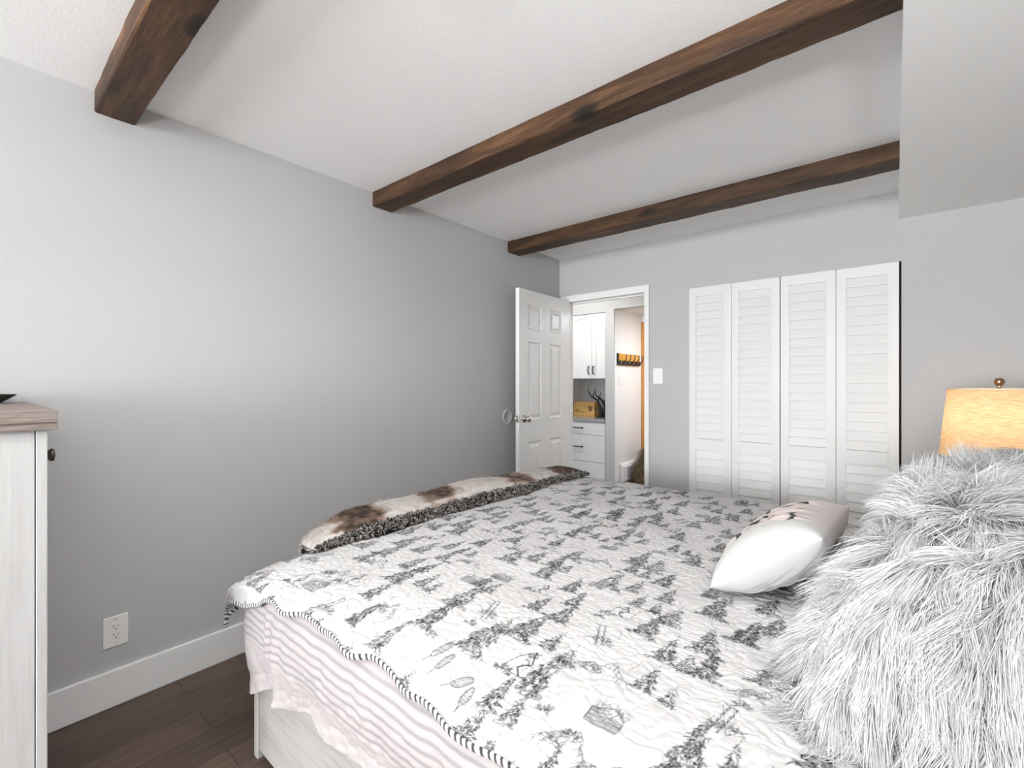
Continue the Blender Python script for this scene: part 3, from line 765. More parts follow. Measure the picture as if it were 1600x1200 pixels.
# print
cvq = Canvas(float(CU.max()) + .02, float(CVv.max()) + .02, .0014)
def strokes(n, fn):
    for _ in range(n): fn()
R_ = random.Random(12)
def squiggle(x, y, l, ang, w, ink=1.0):
    pts = [(x, y)]; a = ang
    for k in range(3):
        a += R_.uniform(-.9, .9); x += math.cos(a) * l / 3; y += math.sin(a) * l / 3; pts.append((x, y))
    cvq.poly(pts, w, ink)
def tree(cx, cy, h, lean=0.0, dense=1.0):
    w = h * R_.uniform(.27, .37); n = int(h * h * 23000 * dense)
    for _ in range(n):
        t = 1 - math.sqrt(R_.random()); ww = w * (1 - t) * (.80 + .20 * math.cos(t * 2.6 / h))
        x = cx + R_.uniform(-1, 1) * ww + lean * t * h; y = cy + t * h
        sd = 1 if x > cx + lean * t * h else -1
        squiggle(x, y, R_.uniform(.004, .009), -math.pi / 2 + sd * R_.uniform(.1, 1.1), R_.uniform(.0011, .0021), R_.uniform(.7, 1))
    cvq.poly([(cx + lean * h, cy + h), (cx + lean * h + .002, cy + h + .014)], .001)
    for _ in range(3): cvq.poly([(cx + R_.uniform(-w, w), cy), (cx + R_.uniform(-w, w) * 1.2, cy - .006)], .001, .7)
def bush(cx, cy, h):
    for _ in range(int(130 * h / .06)):
        a = R_.uniform(0, math.pi); r = h * math.sqrt(R_.random())
        squiggle(cx + r * math.cos(a), cy + r * math.sin(a) * .8, R_.uniform(.006, .014), a + R_.uniform(-.8, .8), R_.uniform(.0009, .0018), R_.uniform(.6, 1))
def cabin(cx, cy, s):
    p = [(cx - s, cy), (cx - s, cy + s * .8), (cx + s * .3, cy + s * 1.25), (cx + s, cy + s * .75), (cx + s, cy)]
    cvq.poly(p + p[:1], .0014)
    for k in range(16):
        f = k / 15; cvq.poly([(cx - s * .98, cy + s * .78 * f), (cx + s * .98, cy + s * .72 * f + R_.uniform(-.003, .003))], .0009, .8)
    for k in range(18):
        x = cx - s + 2 * s * k / 17; cvq.poly([(x, cy), (x + R_.uniform(-.004, .004), cy + s * .85)], .0009, .75)
    for _ in range(40): squiggle(cx + R_.uniform(-1.1, 1.1) * s, cy + R_.uniform(.7, 1.2) * s, .012, R_.uniform(0, 3), .0012, .8)
def hill(cx, cy, s):
    p = [(cx - s, cy), (cx - s * .4, cy + s * .5), (cx - s * .1, cy + s * .42), (cx + s * .25, cy + s * .85), (cx + s * .55, cy + s * .4), (cx + s, cy + .0)]
    cvq.poly(p, .0012, .9)
    for _ in range(int(620 * s)):
        t = R_.random(); i = min(int(t * 5), 4); f = t * 5 - i
        x = p[i][0] + (p[i + 1][0] - p[i][0]) * f; y = p[i][1] + (p[i + 1][1] - p[i][1]) * f
        squiggle(x, y, R_.uniform(.012, .03), -math.pi / 2 + R_.uniform(-.7, .7), .0011, .8)
def skis(cx, cy, s):
    a = R_.uniform(.9, 2.3); c, d = math.cos(a), math.sin(a)
    for off in (-.007, .007):
        b = (cx - d * off, cy + c * off)
        cvq.poly([(b[0] - c * s, b[1] - d * s), (b[0], b[1]), (b[0] + c * s, b[1] + d * s), (b[0] + c * s * 1.1 - d * .012, b[1] + d * s * 1.1 + c * .012)], .0018)
        cvq.poly([(b[0] - c * s - d * .003, b[1] - d * s + c * .003), (b[0] + c * s - d * .003, b[1] + d * s + c * .003)], .0009, .8)
    a += .5; cvq.poly([(cx - math.cos(a) * s, cy - math.sin(a) * s), (cx + math.cos(a) * s, cy + math.sin(a) * s)], .001)
def snowshoe(cx, cy, s, a):
    c, d = math.cos(a), math.sin(a); E = []
    for k in range(25):
        q = 2 * math.pi * k / 24; u, v = s * math.cos(q), s * .42 * math.sin(q); E.append((cx + u * c - v * d, cy + u * d + v * c))
    cvq.poly(E, .0016)
    for k in range(-6, 7):
        f = k / 7; hh_ = .42 * s * math.sqrt(1 - f * f)
        cvq.poly([(cx + f * s * c + hh_ * d, cy + f * s * d - hh_ * c), (cx + (f + .12) * s * c - hh_ * d, cy + (f + .12) * s * d + hh_ * c)], .0008, .85)
        cvq.poly([(cx + f * s * c - hh_ * d, cy + f * s * d + hh_ * c), (cx + (f + .12) * s * c + hh_ * d, cy + (f + .12) * s * d - hh_ * c)], .0008, .85)
    cvq.poly([(cx - s * c, cy - s * d), (cx - s * 1.9 * c, cy - s * 1.9 * d)], .0018)
def skier(cx, cy, s):
    cvq.poly([(cx, cy + s), (cx + .25 * s, cy + .55 * s), (cx - .1 * s, cy + .25 * s), (cx + .2 * s, cy)], .0030)
    cvq.poly([(cx, cy + s), (cx - .4 * s, cy + .6 * s), (cx - .6 * s, cy + .1 * s)], .0018)
    cvq.poly([(cx - .8 * s, cy - .05 * s), (cx + .9 * s, cy + .04 * s), (cx + s, cy + .14 * s)], .0014)
    cvq.poly([(cx + .6 * s, cy + .95 * s), (cx + .5 * s, cy - .05 * s)], .0010)
    for _ in range(14): squiggle(cx + R_.uniform(-.1, .25) * s, cy + R_.uniform(.3, 1.1) * s, .010, R_.uniform(0, 6), .0016, .9)
spots = []
W_, H_ = float(CU.max()), float(CVv.max())
step = .127; row = 0; y = -.02
while y < H_:
    x = -.04 + (row % 2) * step * .5
    while x < W_:
        spots.append((x + R_.uniform(-.042, .042), y + R_.uniform(-.034, .034))); x += step
    y += step * .80; row += 1
for (x, y) in spots:
    q = R_.random()
    if q < .46: tree(x, y - .03, R_.uniform(.095, .155), R_.uniform(-.12, .12), R_.uniform(.8, 1.25))
    elif q < .60:
        tree(x - .025, y - .02, R_.uniform(.08, .115)); tree(x + .028, y - .03, R_.uniform(.06, .085))
    elif q < .66: cabin(x, y, R_.uniform(.030, .046))
    elif q < .80: hill(x, y, R_.uniform(.045, .075)); bush(x - .02, y, .022)
    elif q < .86: skis(x, y + .03, R_.uniform(.035, .05)); bush(x + .01, y, .028)
    elif q < .92: snowshoe(x, y + .03, .026, R_.uniform(.4, 1.3)); snowshoe(x + .035, y + .01, .024, R_.uniform(.8, 1.8))
    else: skier(x, y, .06); bush(x - .03, y - .01, .020)
    for _ in range(R_.choice((0, 0, 1, 1))):
        a_ = R_.uniform(-.5, .5) + R_.choice((0, math.pi / 2)); squiggle(x + R_.uniform(-.05, .05), y + R_.uniform(-.05, .05), R_.uniform(.03, .07), a_, .0010, .75)
    if R_.random() < .3: bush(x + R_.uniform(-.06, .06), y - R_.uniform(.02, .05), .014)
# the bound edge of the quilt: dark and white stripes
ink = cvq.read(CU.ravel(), CVv.ravel())
quiltmat = attr_mix('toile_quilt_cotton', 'ink', (.53, .525, .523), (.013, .013, .015), rough=.9, spec=.08)
_r = quiltmat.node_tree.nodes['Color Ramp']; _r.color_ramp.elements[1].position = .85
ql = empty('quilt', (1.6, 1.65, Z0), 'white quilt printed with black fir trees and cabins, spread over the bed', 'quilt')
Vq = np.stack([QX, QYd, QZd], -1).reshape(-1, 3) - np.array(ql.location)
raw_mesh('quilt_top', Vq, grid_quads(nu, nv), quiltmat, ql, True, {'ink': ink})
hemline = Vq.reshape(nu, nv, 3)[:, 0]
footline = Vq.reshape(nu, nv, 3)[0, :]
def binding(line, name):
    d = np.linalg.norm(np.diff(line, axis=0), axis=1); s = np.concatenate([[0], np.cumsum(d)])
    n = int(s[-1] / .0012); ss = np.linspace(0, s[-1], n)
    Lp = np.stack([np.interp(ss, s, line[:, c]) for c in range(3)], -1)
    k = 25; pad = np.concatenate([np.repeat(Lp[:1], k, 0), Lp, np.repeat(Lp[-1:], k, 0)]); ker = np.ones(2 * k + 1) / (2 * k + 1)
    Lp = np.stack([np.convolve(pad[:, c], ker, 'valid') for c in range(3)], -1)
    T = nrm(np.gradient(Lp, axis=0)); up = np.array([0, 0, 1.0]); U = nrm(np.cross(T, up)); W = np.cross(U, T)
    m = 8; a = np.arange(m) * 2 * math.pi / m
    V = Lp[:, None] + U[:, None] * (np.cos(a) * .0042)[None, :, None] + W[:, None] * (np.sin(a) * .0075)[None, :, None]
    i, j = np.meshgrid(np.arange(n - 1), np.arange(m), indexing='ij')
    Q = np.stack([i * m + j, (i + 1) * m + j, (i + 1) * m + (j + 1) % m, i * m + (j + 1) % m], -1).reshape(-1, 4)
    slant = np.sin(a) * .0022
    ph = ((ss[:, None] + slant[None] + .002 * np.sin(ss * 90)[:, None]) / .0158) % 1
    st = np.clip((.5 - np.abs(ph - .5) - .25) * 14, 0, 1)
    return raw_mesh(name, V.reshape(-1, 3), Q, attr_mix('striped_binding_' + name, 'stripe', (.56, .555, .55), (.04, .04, .045), rough=.9), ql, True, {'stripe': st})
binding(hemline, 'hem_binding')
binding(footline, 'hem_binding')

# ---- striped duvet under the quilt ---------------------------------------
dv = empty('duvet', (1.2, 1.0, .45), 'pale pink duvet with grey stripes hanging below the quilt at the bed foot', 'duvet')
RC = .085; ex, ey = .672, .640
p1 = [(ex, y) for y in np.linspace(2.60, ey + RC, 260)]
p2 = [(ex + RC - RC * math.cos(a), ey + RC - RC * math.sin(a)) for a in np.linspace(0, math.pi / 2, 60)[1:-1]]
p3 = [(x, ey) for x in np.linspace(ex + RC, 2.90, 440)]
path = np.array(p1 + p2 + p3); nP = len(path); i_c = len(p1) + len(p2) // 2
seg = np.concatenate([[0], np.cumsum(np.linalg.norm(np.diff(path, axis=0), axis=1))]); seg -= seg[i_c]     # 0 at the corner
tg = nrm(np.gradient(path, axis=0)); on = np.stack([tg[:, 1], -tg[:, 0]], -1)      # outward
on *= np.sign((on * (path - np.array([1.7, 1.7]))).sum(1))[:, None]
# the lower hem, higher towards the head, with the corner flap hanging lowest
botz = np.interp(seg, [-2.0, -.5, -.14, -.05, .0, .10, .245, .262, .30, .46, 1.0, 2.1], [.34, .30, .26, .235, .222, .27, .345, .318, .322, .355, .37, .37])
nT = 110; T_ = np.linspace(0, 1, nT)[None]
zt_ = .640; T2 = np.clip((T_ - .12) / .88, 0, 1); ZD_ = zt_ + (botz[:, None] - zt_) * T2
ins = .17 * np.clip(1 - T_ / .12, 0, 1) + .030 * np.clip(1 - T2 / .12, 0, 1) ** 2
puff = .024 * np.sin(np.clip(T2 * 1.2, 0, 1) * math.pi) ** .8
fold = .014 * T2 ** .8 * vnoise(seg[:, None] * 9 + T_ * 1.1, T_ * .8 + seg[:, None] * 2, 41) + .006 * T2 * vnoise(seg[:, None] * 26 - T_ * 3, T_ * 2.5, 42) + .003 * T2 * vnoise(seg[:, None] * 50, T_ * 20, 43)
# one deep crease where the flap folds over the side
cre = -.020 * np.exp(-((seg[:, None] - .255 + .03 * (1 - T_)) / .012) ** 2) * np.clip(T_ * 2 - .5, 0, 1) + .016 * np.exp(-((seg[:, None] - .285) / .022) ** 2) * np.clip(T_ * 2 - .3, 0, 1)
cre2 = .012 * np.exp(-((seg[:, None] - .205 - .05 * T_) / .02) ** 2) * np.clip(T_ * 1.5, 0, 1)
off = -ins + puff + fold + cre + cre2 + .012 * T2
VX = path[:, 0][:, None] + on[:, 0][:, None] * off; VY = path[:, 1][:, None] + on[:, 1][:, None] * off
Vd = np.stack([VX, VY, ZD_ + .004 * vnoise(seg[:, None] * 14, T_ * 3, 44)], -1)
stripe_arc = (zt_ - ZD_) + .003 * vnoise(seg[:, None] * 8, T_ * 2, 45)
u_ = stripe_arc / .0235 % 1; body = np.clip((.5 - np.abs(u_ - .5) - .26) * 9, 0, 1) * np.clip((zt_ - .01 - ZD_) * 60, 0, 1) * np.clip((.205 - stripe_arc) * 60, 0, 1)
thin = np.clip((.5 - np.abs(((zt_ - ZD_) / .0065 % 1) - .5) - .3) * 8, 0, 1) * .28 * np.clip((stripe_arc - .21) * 60, 0, 1)
dmat = attr_mix('pink_grey_striped_cotton', 'stripe', (.405, .372, .372), (.275, .257, .263), rough=.9, spec=.08)
o = raw_mesh('duvet_cover', Vd.reshape(-1, 3) - np.array(dv.location), grid_quads(nP, nT), dmat, dv, True, {'stripe': np.maximum(body, thin)})
sd_ = o.modifiers.new('thick', 'SOLIDIFY'); sd_.thickness = .006; sd_.offset = -1

# ---- fur throw folded along the foot of the bed ---------------------------------
thr = empty('fur_throw', (.74, 1.75, Z0), 'white and brown faux fur throw folded along the foot of the bed', 'throw')
nl, nc_ = 260, 60
yl = np.linspace(.83, 2.70, nl)
def throw_sec(y, c):
    """cross section: c 0 = inner lower edge on the quilt .. 1 = hanging edge over the foot"""
    f = (y - .83) / 1.87
    xi = .775 + .055 * f + .006 * np.sin(y * 7)                  # inner edge
    endr = np.clip(np.minimum((y - .83) / .22, (2.70 - y) / .06), 0, 1) ** .6
    h = (.082 - .018 * f + .010 * np.sin(y * 4.3) + .006 * np.sin(y * 11 + 1)) * (.06 + .94 * endr)
    w = .20 * (.30 + .70 * endr)
    a = np.clip(c / .72, 0, 1) * math.pi / 2 * 1.15
    x = xi - w * (1 - np.cos(a)); z = Z0 + .002 + h * np.sin(np.clip(a * 1.25, 0, math.pi / 2)) ** .8
    dn = np.clip((c - .62) / .38, 0, 1)
    x = x - .022 * np.sin(dn * math.pi / 2); z = z - .31 * endr * dn ** 1.5
    return x, z
Yg, Cg = np.meshgrid(yl, np.linspace(0, 1, nc_), indexing='ij')
Xg, Zg = throw_sec(Yg, Cg)
Vt = np.stack([Xg, Yg, Zg], -1)
Nt = nrm(np.cross(np.gradient(Vt, axis=0), np.gradient(Vt, axis=1)))
if Nt[nl // 2, 20, 2] < 0: Nt = -Nt
patch = np.sin(Yg * 12.5 + 1.0 + vnoise(Yg * 3, Cg * 2, 53)) * .8 + .6 * vnoise(Yg * 6, Cg * 4, 51) + .3 * vnoise(Yg * 17, Cg * 9, 52) - .05 + .25 * (Cg > .3)
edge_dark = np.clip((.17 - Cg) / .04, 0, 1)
col = np.clip(.70 - .50 * np.clip(patch * 1.1 + .25, 0, 1) + .12 * vnoise(Yg * 60, Cg * 14, 55), .10, .80)
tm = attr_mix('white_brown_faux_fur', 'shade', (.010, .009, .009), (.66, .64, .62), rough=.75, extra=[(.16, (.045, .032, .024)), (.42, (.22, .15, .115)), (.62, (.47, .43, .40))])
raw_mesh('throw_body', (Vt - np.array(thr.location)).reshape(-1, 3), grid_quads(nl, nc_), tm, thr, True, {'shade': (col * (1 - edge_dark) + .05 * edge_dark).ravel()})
# lower closing side lies on the quilt: soft pile all over
npile = 15000
ii = rng.integers(0, nl, npile); jj = rng.integers(18, nc_, npile)
P = Vt[ii, jj] + rng.normal(0, .004, (npile, 3)) - Nt[ii, jj] * .003; shd = col[ii, jj]
fur('long_pile', P - np.array(thr.location), Nt[ii, jj] * .22 + np.array([-.5, -.25, -.05]), .020, tm, thr, np.array([-.2, -.1, -.6]), K=5, r0=.0007, ncl=900, wob=.25, shade=shd * .9 - .05, seed=5)
ne = 15000
ii = rng.integers(0, nl, ne); cc = rng.uniform(.0, .19, ne)
yy_ = yl[ii] + rng.normal(0, .004, ne); xx_, zz_ = throw_sec(np.clip(yy_, .83, 2.70), cc)
P = np.stack([xx_, yy_, zz_], -1); jn = np.clip((cc * (nc_ - 1)).astype(int), 0, nc_ - 1)
dd = Nt[ii, jn] * .9 + rng.normal(0, .35, (ne, 3))
tuft = np.where(rng.random(ne) < .42, .70, -.16)
fur('dark_edge_pile', P - np.array(thr.location), dd, .020, tm, thr, np.array([.3, -.5, -.2]), K=5, r0=.0011, ncl=950, clump=.9, wob=.5, shade=tuft, seed=6)

# ---- big grey shaggy cushion ------------------------------------------------
furg = attr_mix('silver_grey_long_fur', 'shade', (.36, .365, .37), (.82, .825, .83), rough=.55, spec=.25, extra=[(.45, (.63, .635, .64))])
skin = paint('grey_fur_backing', (.42, .425, .43), .95, .05, bump=.4)
def shaggy(name, C, e1, nn, h1, h2, th, label, n, length, ncl, seed, zbed=Z0, K=9, r0=.0008, part=None):
    root = empty(name, (C[0], C[1], zbed), label, 'cushion', 'silver grey shaggy cushions')
    off_ = np.array([C[0], C[1], zbed])
    cushion_mesh('cushion_body', np.array(C) - off_, e1, nn, h1, h2, th, skin, root, 50, 4, 3, .5, zmin=.012)
    E1, E2, NN = axes(e1, nn); r = np.random.default_rng(seed)
    a = r.uniform(-1, 1, n * 2); b = r.uniform(-1, 1, n * 2); sd = np.where(r.random(n * 2) < .72, 1.0, -1.0)
    # more roots towards the rims, where the skin is steep
    rim = r.random(n * 2) < .35; a = np.where(rim, signp(a, .35), a); a = np.where(r.random(n * 2) < .22, -1 + .45 * r.random(n * 2) ** 1.6, a); rim2 = r.random(n * 2) < .3; b = np.where(rim2, signp(b, .35), b)
    e = 1e-3
    f = lambda a_, b_: cushion_pts(np.clip(a_, -.999, .999), np.clip(b_, -.999, .999), C, E1, E2, NN, h1, h2, th, sd, 4, 3, .5)
    P0 = f(a, b); nrm_ = nrm(np.cross(f(a + e, b) - f(a - e, b), f(a, b + e) - f(a, b - e)))
    out = P0 - np.array(C); nrm_ *= np.sign((nrm_ * out).sum(1))[:, None]
    keep = P0[:, 2] > zbed - .01; P0, nrm_, a, b, sd = P0[keep][:n], nrm_[keep][:n], a[keep][:n], b[keep][:n], sd[keep][:n]
    g = np.array([0, 0, -1.0])
    tang = g[None] - nrm_ * (nrm_ @ g)[:, None]
    rad = (P0 - np.array(C)); rad -= nrm_ * (rad * nrm_).sum(1)[:, None]
    top = np.clip(nrm_[:, 2], 0, 1)
    flow = nrm(tang) * (1 - top * .8)[:, None] * 1.0 + nrm(rad) * (.35 + .5 * top)[:, None] + np.array([0, -.12, 0])
    swirl = np.stack([vnoise(P0[:, 0] * 9, P0[:, 1] * 9 + P0[:, 2] * 7, seed + 3), vnoise(P0[:, 0] * 9 + 40, P0[:, 1] * 9 + P0[:, 2] * 7, seed + 4), 0 * P0[:, 0]], -1)
    D0 = nrm_ * .55 + nrm(flow) * .9 + swirl * (.25 + .7 * top)[:, None]
    bend = nrm(flow) * .25 + np.array([0, 0, -.55])
    fur('fur', P0 - off_, D0, length, furg, root, bend, K=K, r0=r0, clump=.8, ncl=ncl, wob=.22, floor_z=0.004, seed=seed)
    return root
shaggy('cushion', (2.50, 1.33, .835), (.04, 1, .05), (-.80, -.02, .60), .400, .270, .150, 'large silver grey shaggy fur cushion nearest the camera on the bed', 44000, .125, 1000, 61, r0=.00105)
shaggy('cushion', (2.63, 2.12, .84), (.02, 1, 0), (-.86, .05, .45), .25, .25, .11, 'smaller shaggy grey fur cushion standing behind the large one, before the lamp', 7000, .085, 260, 62)

# ---- white pillow with the word ------------------------------------------------
PC, PE, PN = (2.150, 1.585, .803), (.07, 1, .0), (-.60, .03, .80)
h1, h2, tp = .205, .172, .085
cp = Canvas(2 * h1, 2 * h2, .0012)
def gl(pts, w=.006): cp.poly([(p[0], p[1]) for p in pts], w * 1.6)
def arc(cx, cy, rx, ry, a0, a1, n=14): return [(cx + rx * math.cos(math.radians(a0 + (a1 - a0) * k / n)), cy + ry * math.sin(math.radians(a0 + (a1 - a0) * k / n))) for k in range(n + 1)]
# the word runs away from the near end: canvas x counts from the near end, so it is written right to left
def TX(x): return .385 - x
def word(pts, w=.006): gl([(TX(x), y) for x, y in pts], w)
y0 = .135; hh = .150; x = .075
word([(x, y0), (x + .004, y0 + hh)], .006); word(arc(x + .008, y0 + hh * .74, .028, hh * .26, 100, -95), .006); word([(x + .01, y0 + hh * .48), (x + .025, y0 + hh * .3), (x + .042, y0)], .006)      # R
x = .135
word(arc(x + .024, y0 + hh * .75, .020, hh * .24, 40, 265), .006); word(arc(x + .022, y0 + hh * .25, .025, hh * .26, 95, 330), .007)                                              # E
x = .195
word(arc(x + .022, y0 + hh * .74, .020, hh * .24, 20, 250), .006); word(arc(x + .020, y0 + hh * .25, .022, hh * .26, 70, -170), .008)                                              # S
x = .250
word([(x + .022, y0 + hh), (x + .018, y0 + hh * .3), (x + .026, y0 + .004), (x + .048, y0 - .018)], .006); word([(x - .010, y0 + hh * .9), (x + .02, y0 + hh * 1.06), (x + .055, y0 + hh * .94)], .006)  # T
for qx_, qy_ in ((.302, y0 - .02), (.185, y0 + hh * .12), (.235, y0 + hh * .88), (.160, y0 + hh * .98)): word([(qx_ - .003, qy_), (qx_ + .003, qy_)], .012)
tone = lambda a, b, s: np.clip((a + .58 + .03 * np.sin(b * 6)) * 30, 0, 1)
inkf = lambda a, b, s: cp.read((a + 1) * h1, (b + 1) * h2) if s > 0 else np.zeros_like(a)
def wrk(a, b): return .012 * np.abs(vnoise(a * 15 + 2 * b, b * 2.0, 71)) * (a > -.55) + .0022 * vnoise(a * 5 + b * 2, b * 6, 72)
pm, nt, bs = new_mat('white_and_blush_pillow_satin')
a1 = N(nt, 'ShaderNodeAttribute', attribute_name='tone'); a2 = N(nt, 'ShaderNodeAttribute', attribute_name='ink')
m1 = N(nt, 'ShaderNodeMix', data_type='RGBA'); m1.inputs[6].default_value = (.44, .437, .43, 1); m1.inputs[7].default_value = (.45, .39, .375, 1)
m2 = N(nt, 'ShaderNodeMix', data_type='RGBA'); m2.inputs[7].default_value = (.012, .012, .012, 1)
L(nt, a1.outputs['Fac'], m1.inputs[0]); L(nt, m1.outputs[2], m2.inputs[6]); L(nt, a2.outputs['Fac'], m2.inputs[0]); L(nt, m2.outputs[2], bs.inputs['Base Color'])
bs.inputs['Roughness'].default_value = .55; bs.inputs['Specular IOR Level'].default_value = .25; bs.inputs['Sheen Weight'].default_value = .15
wp = empty('pillow', PC, 'small white and blush pillow with black script, leaning on the fur cushion', 'pillow')
cushion_mesh('pillow_case', np.zeros(3), PE, PN, h1, h2, tp, pm, wp, 190, 7, 2.1, .55, {'tone': tone, 'ink': inkf}, thb=.075, wr=wrk, zmin=Z0 + .008 - PC[2])

# ---- printed shams against the headboard ---------------------------------------
def sham(y, label):
    C = (2.88, y, .905)
    root = empty('pillow', (C[0], C[1], Z0), label, 'pillow', 'printed shams against the headboard')
    cs = Canvas(.70, .50, .0014)
    global cvq
    keep = cvq; cvq = cs
    for px_ in np.arange(.03, .68, .105):
        for py_ in np.arange(.0, .48, .095):
            (tree if R_.random() < .7 else hill)(px_ + R_.uniform(-.02, .02), py_ + R_.uniform(-.015, .015), R_.uniform(.06, .09))
    cvq = keep
    cushion_mesh('sham_case', np.array(C) - np.array(root.location), (0, 1, 0), (-.97, 0, .22), .35, .25, .085, quiltmat, root, 220, 4, 3, .5,
                 {'ink': lambda a, b, s: cs.read((a + 1) * .35, (b + 1) * .25)}, zmin=.012)
sham(1.28, 'toile printed sham behind the large fur cushion')
sham(2.10, 'toile printed sham behind the smaller fur cushion, near the lamp')

# ================================================================== NIGHTSTAND AND LAMP
nsx, nsy = 2.80, 3.00
ns = empty('nightstand', (nsx, nsy, 0), 'white nightstand under the lamp beyond the bed', 'nightstand')
b_ = MB().box(-.21, .21, -.19, .19, .10, .56)
for x in (-.19, .19):
    for y in (-.17, .17): b_.box(x - .02, x + .02, y - .02, y + .02, 0, .10)
b_.build('body', M['chest'], ns, bevel=.003); MB().box(-.23, .23, -.21, .21, .56, .59).build('top', M['chesttop'], ns, bevel=.003)
d_ = MB().box(-.222, -.21, -.17, .17, .34, .53).build('drawer', M['chest'], ns, bevel=.002)
MB().lathe([(.014, -.252), (.016, -.24), (.006, -.235), (.006, -.222)], 16, 'x', (0, 0, .44)).build('knob', M['bronze'], d_, smooth=True)

lx, ly = 2.766, 2.95
lp = empty('table_lamp', (lx, ly, .59), 'lit table lamp with tan linen drum shade beyond the bed', 'lamp')
MB().lathe([(.075, 0), (.08, .012), (.06, .025), (.03, .05), (.065, .12), (.08, .19), (.06, .27), (.025, .33), (.014, .36), (.014, .42)], 40).build('lamp_base', M['nickel'], lp, smooth=True)
zs0, zs1, rs0, rs1 = .375, .678, .197, .168
shm, nt, bs = new_mat('tan_linen_shade')
tc = N(nt, 'ShaderNodeTexCoord'); mp = N(nt, 'ShaderNodeMapping'); mp.inputs['Scale'].default_value = (25, 25, 320)
L(nt, tc.outputs['Object'], mp.inputs['Vector']); nz = N(nt, 'ShaderNodeTexNoise', Scale=1.0, Detail=5.0, Roughness=.7); L(nt, mp.outputs['Vector'], nz.inputs['Vector'])
cr_ = N(nt, 'ShaderNodeValToRGB'); cr_.color_ramp.elements[0].position = .32; cr_.color_ramp.elements[1].position = .62
cr_.color_ramp.elements[0].color = (.34, .25, .165, 1); cr_.color_ramp.elements[1].color = (.56, .45, .32, 1)
L(nt, nz.outputs['Fac'], cr_.inputs['Fac'])
tl = N(nt, 'ShaderNodeBsdfTranslucent'); df = N(nt, 'ShaderNodeBsdfDiffuse'); mxs = N(nt, 'ShaderNodeMixShader'); mxs.inputs[0].default_value = .5
L(nt, cr_.outputs['Color'], tl.inputs['Color']); L(nt, cr_.outputs['Color'], df.inputs['Color']); L(nt, df.outputs[0], mxs.inputs[1]); L(nt, tl.outputs[0], mxs.inputs[2])
L(nt, mxs.outputs[0], nt.nodes['Material Output'].inputs['Surface'])
nn_ = 72; a = np.arange(nn_) * 2 * math.pi / nn_; pr = [(rs0 + (rs1 - rs0) * t, zs0 + (zs1 - zs0) * t) for t in np.linspace(0, 1, 12)]
V = np.array([[(r * math.cos(q), r * math.sin(q), h) for r, h in pr] for q in a]).reshape(-1, 3)
raw_mesh('lamp_shade', V, grid_quads(nn_, 12, True), shm, lp)
cream = paint('cream_shade_trim', (.80, .66, .46), .8)
for r, h in ((rs0, zs0), (rs1, zs1)): MB().lathe([(r - .003, h - .004), (r + .0012, h - .004), (r + .0012, h + .003), (r - .003, h + .003), (r - .003, h - .004)], 72).build('shade_trim', cream, lp, smooth=True)
hp_ = MB()
for s in (-1, 1): hp_.tube([(s * .012, 0, .42), (s * .05, 0, .47), (s * .055, 0, .56), (s * .03, 0, .64), (0, 0, zs1 + .004)], .002, 8)
for k in range(3): q = k * 2.094 + .3; hp_.tube([(0, 0, zs1 - .002), (rs1 * math.cos(q), rs1 * math.sin(q), zs1 - .002)], .002, 8)
hp_.build('harp', M['nickel'], lp, smooth=True)
MB().lathe([(.005, zs1), (.006, zs1 + .006), (.009, zs1 + .010), (.006, zs1 + .014)], 20).build('finial_stem', M['nickel'], lp, smooth=True)
MB().lathe([(.001, zs1 + .012), (.010, zs1 + .014), (.0165, zs1 + .022), (.0185, zs1 + .030), (.0165, zs1 + .040), (.010, zs1 + .047), (.001, zs1 + .049)], 28).build('finial', metal('copper_finial', (.55, .33, .18), .15), lp, smooth=True)
bm_, nt, bs = new_mat('warm_bulb_glow'); bs.inputs['Emission Color'].default_value = (1, .72, .42, 1); bs.inputs['Emission Strength'].default_value = 20
MB().lathe([(.001, .55), (.018, .545), (.03, .525), (.03, .505), (.016, .47), (.013, .42)], 24).build('bulb', bm_, lp, smooth=True)

# ================================================================== LIGHT
def area(name, locn, rot, sx, sy, power, col=(1, 1, 1)):
    l = bpy.data.lights.new(name, 'AREA'); l.shape = 'RECTANGLE'; l.size = sx; l.size_y = sy; l.energy = power; l.color = col
    o = bpy.data.objects.new(name, l); COL.objects.link(o); o.location = locn; o.rotation_euler = rot
    return o
def point(name, locn, power, col, r):
    l = bpy.data.lights.new(name, 'POINT'); l.energy = power; l.color = col; l.shadow_soft_size = r
    o = bpy.data.objects.new(name, l); COL.objects.link(o); o.location = locn
    return o
# daylight fill placed in the added window behind the camera
area('window_daylight_fill', ((WX0 + WX1) / 2, YW - .02, (WZ0 + WZ1) / 2), (math.radians(90), 0, math.radians(0)), WX1 - WX0 - .12, WZ1 - WZ0 - .12, 400, (.97, .985, 1.0))
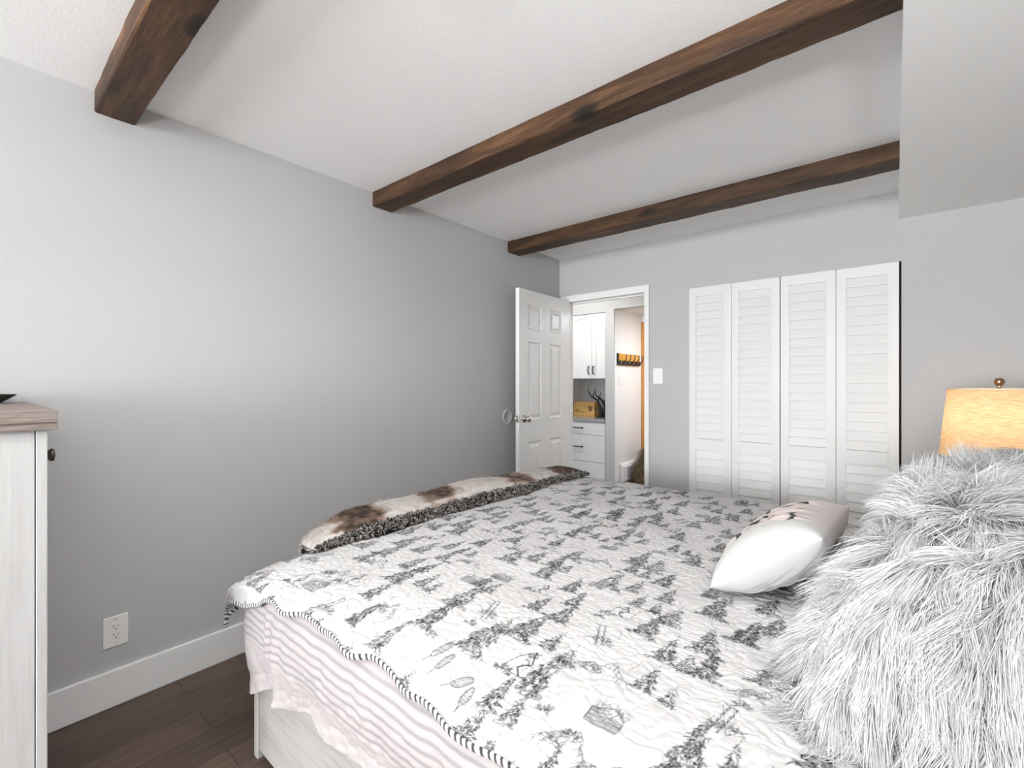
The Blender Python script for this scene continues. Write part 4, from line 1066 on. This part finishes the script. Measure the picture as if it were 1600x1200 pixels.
# unseen uplighter floor lamp, added behind the camera to brighten the ceiling
ul = empty('added_floor_lamp', (2.92, -.50, 0), 'added tall black uplighter floor lamp, unseen behind the camera', 'lamp')
MB().lathe([(.15, 0), (.15, .012), (.03, .03), (.014, .05), (.014, .06)], 40).build('base', M['black'], ul, smooth=True)
MB().tube([(0, 0, .05), (0, 0, 1.60)], .012, 16).build('pole', M['black'], ul, smooth=True)
MB().lathe([(.014, 1.58), (.05, 1.60), (.14, 1.66), (.19, 1.74), (.187, 1.74), (.137, 1.665), (.05, 1.61), (.0, 1.605)], 48).build('lamp_shade', M['black'], ul, smooth=True)
area('uplighter_fill', (2.92, -.50, 1.73), (math.radians(180), 0, 0), .3, .3, 92, (1, .99, .98))
cl = empty('added_ceiling_light', (1.45, .605, H), 'added round white ceiling light, out of view over the near side of the bed', 'ceiling light')  # out-of-view fixture added to brighten bed, floor and low walls
MB().lathe([(.13, 0), (.134, -.012), (.13, -.022), (.0, -.022)], 40).build('base', M['trim'], cl, smooth=True)
gm_, nt, bs = new_mat('added_opal_diffuser'); bs.inputs['Emission Color'].default_value = (1, .98, .95, 1); bs.inputs['Emission Strength'].default_value = 1.5
MB().lathe([(.122, -.022), (.12, -.042), (.10, -.062), (.06, -.074), (.0, -.078)], 40).build('diffuser', gm_, cl, smooth=True)
lamp_ = area('ceiling_fill_light', (1.45, .605, H - .09), (0, 0, 0), .24, .24, 15, (1, .99, .98)); lamp_.data.shape = 'DISK'
# table lamp bulb, then the added hallway fill lights
point('lamp_light', (lx, ly, .59 + .53), 13, (1, .84, .66), .03)
area('hall_fill_light', (-.30, 3.90, 2.40), (math.radians(38), 0, 0), .35, .35, 14, (1, .97, .93))  # added fill without a fixture, tilted towards the cabinet
area('entry_fill_light', (.95, 5.02, 2.10), (0, 0, 0), .3, .3, 19, (.90, .95, 1))  # added fill without a fixture, brightens the coat hook wall

W = bpy.data.worlds.new('world'); S.world = W; W.use_nodes = True
bg = W.node_tree.nodes['Background']; bg.inputs['Color'].default_value = (.85, .92, 1.0, 1); bg.inputs['Strength'].default_value = 1.0

# ================================================================== CAMERA
cam = bpy.data.cameras.new('camera'); co = bpy.data.objects.new('camera', cam); COL.objects.link(co)
cam.sensor_fit = 'HORIZONTAL'; cam.sensor_width = 36; cam.lens = 36 * F / 1600; cam.shift_y = -2 / 1600; cam.clip_start = .02
co.location = CAM; co.rotation_euler = (math.radians(90), 0, TH)
S.camera = co
S.view_settings.view_transform = 'Standard'; S.view_settings.look = 'None'; S.view_settings.gamma = 1; S.view_settings.use_curve_mapping = False
S.view_settings.exposure = 0.1
S.cycles.max_bounces = 10; S.cycles.diffuse_bounces = 6
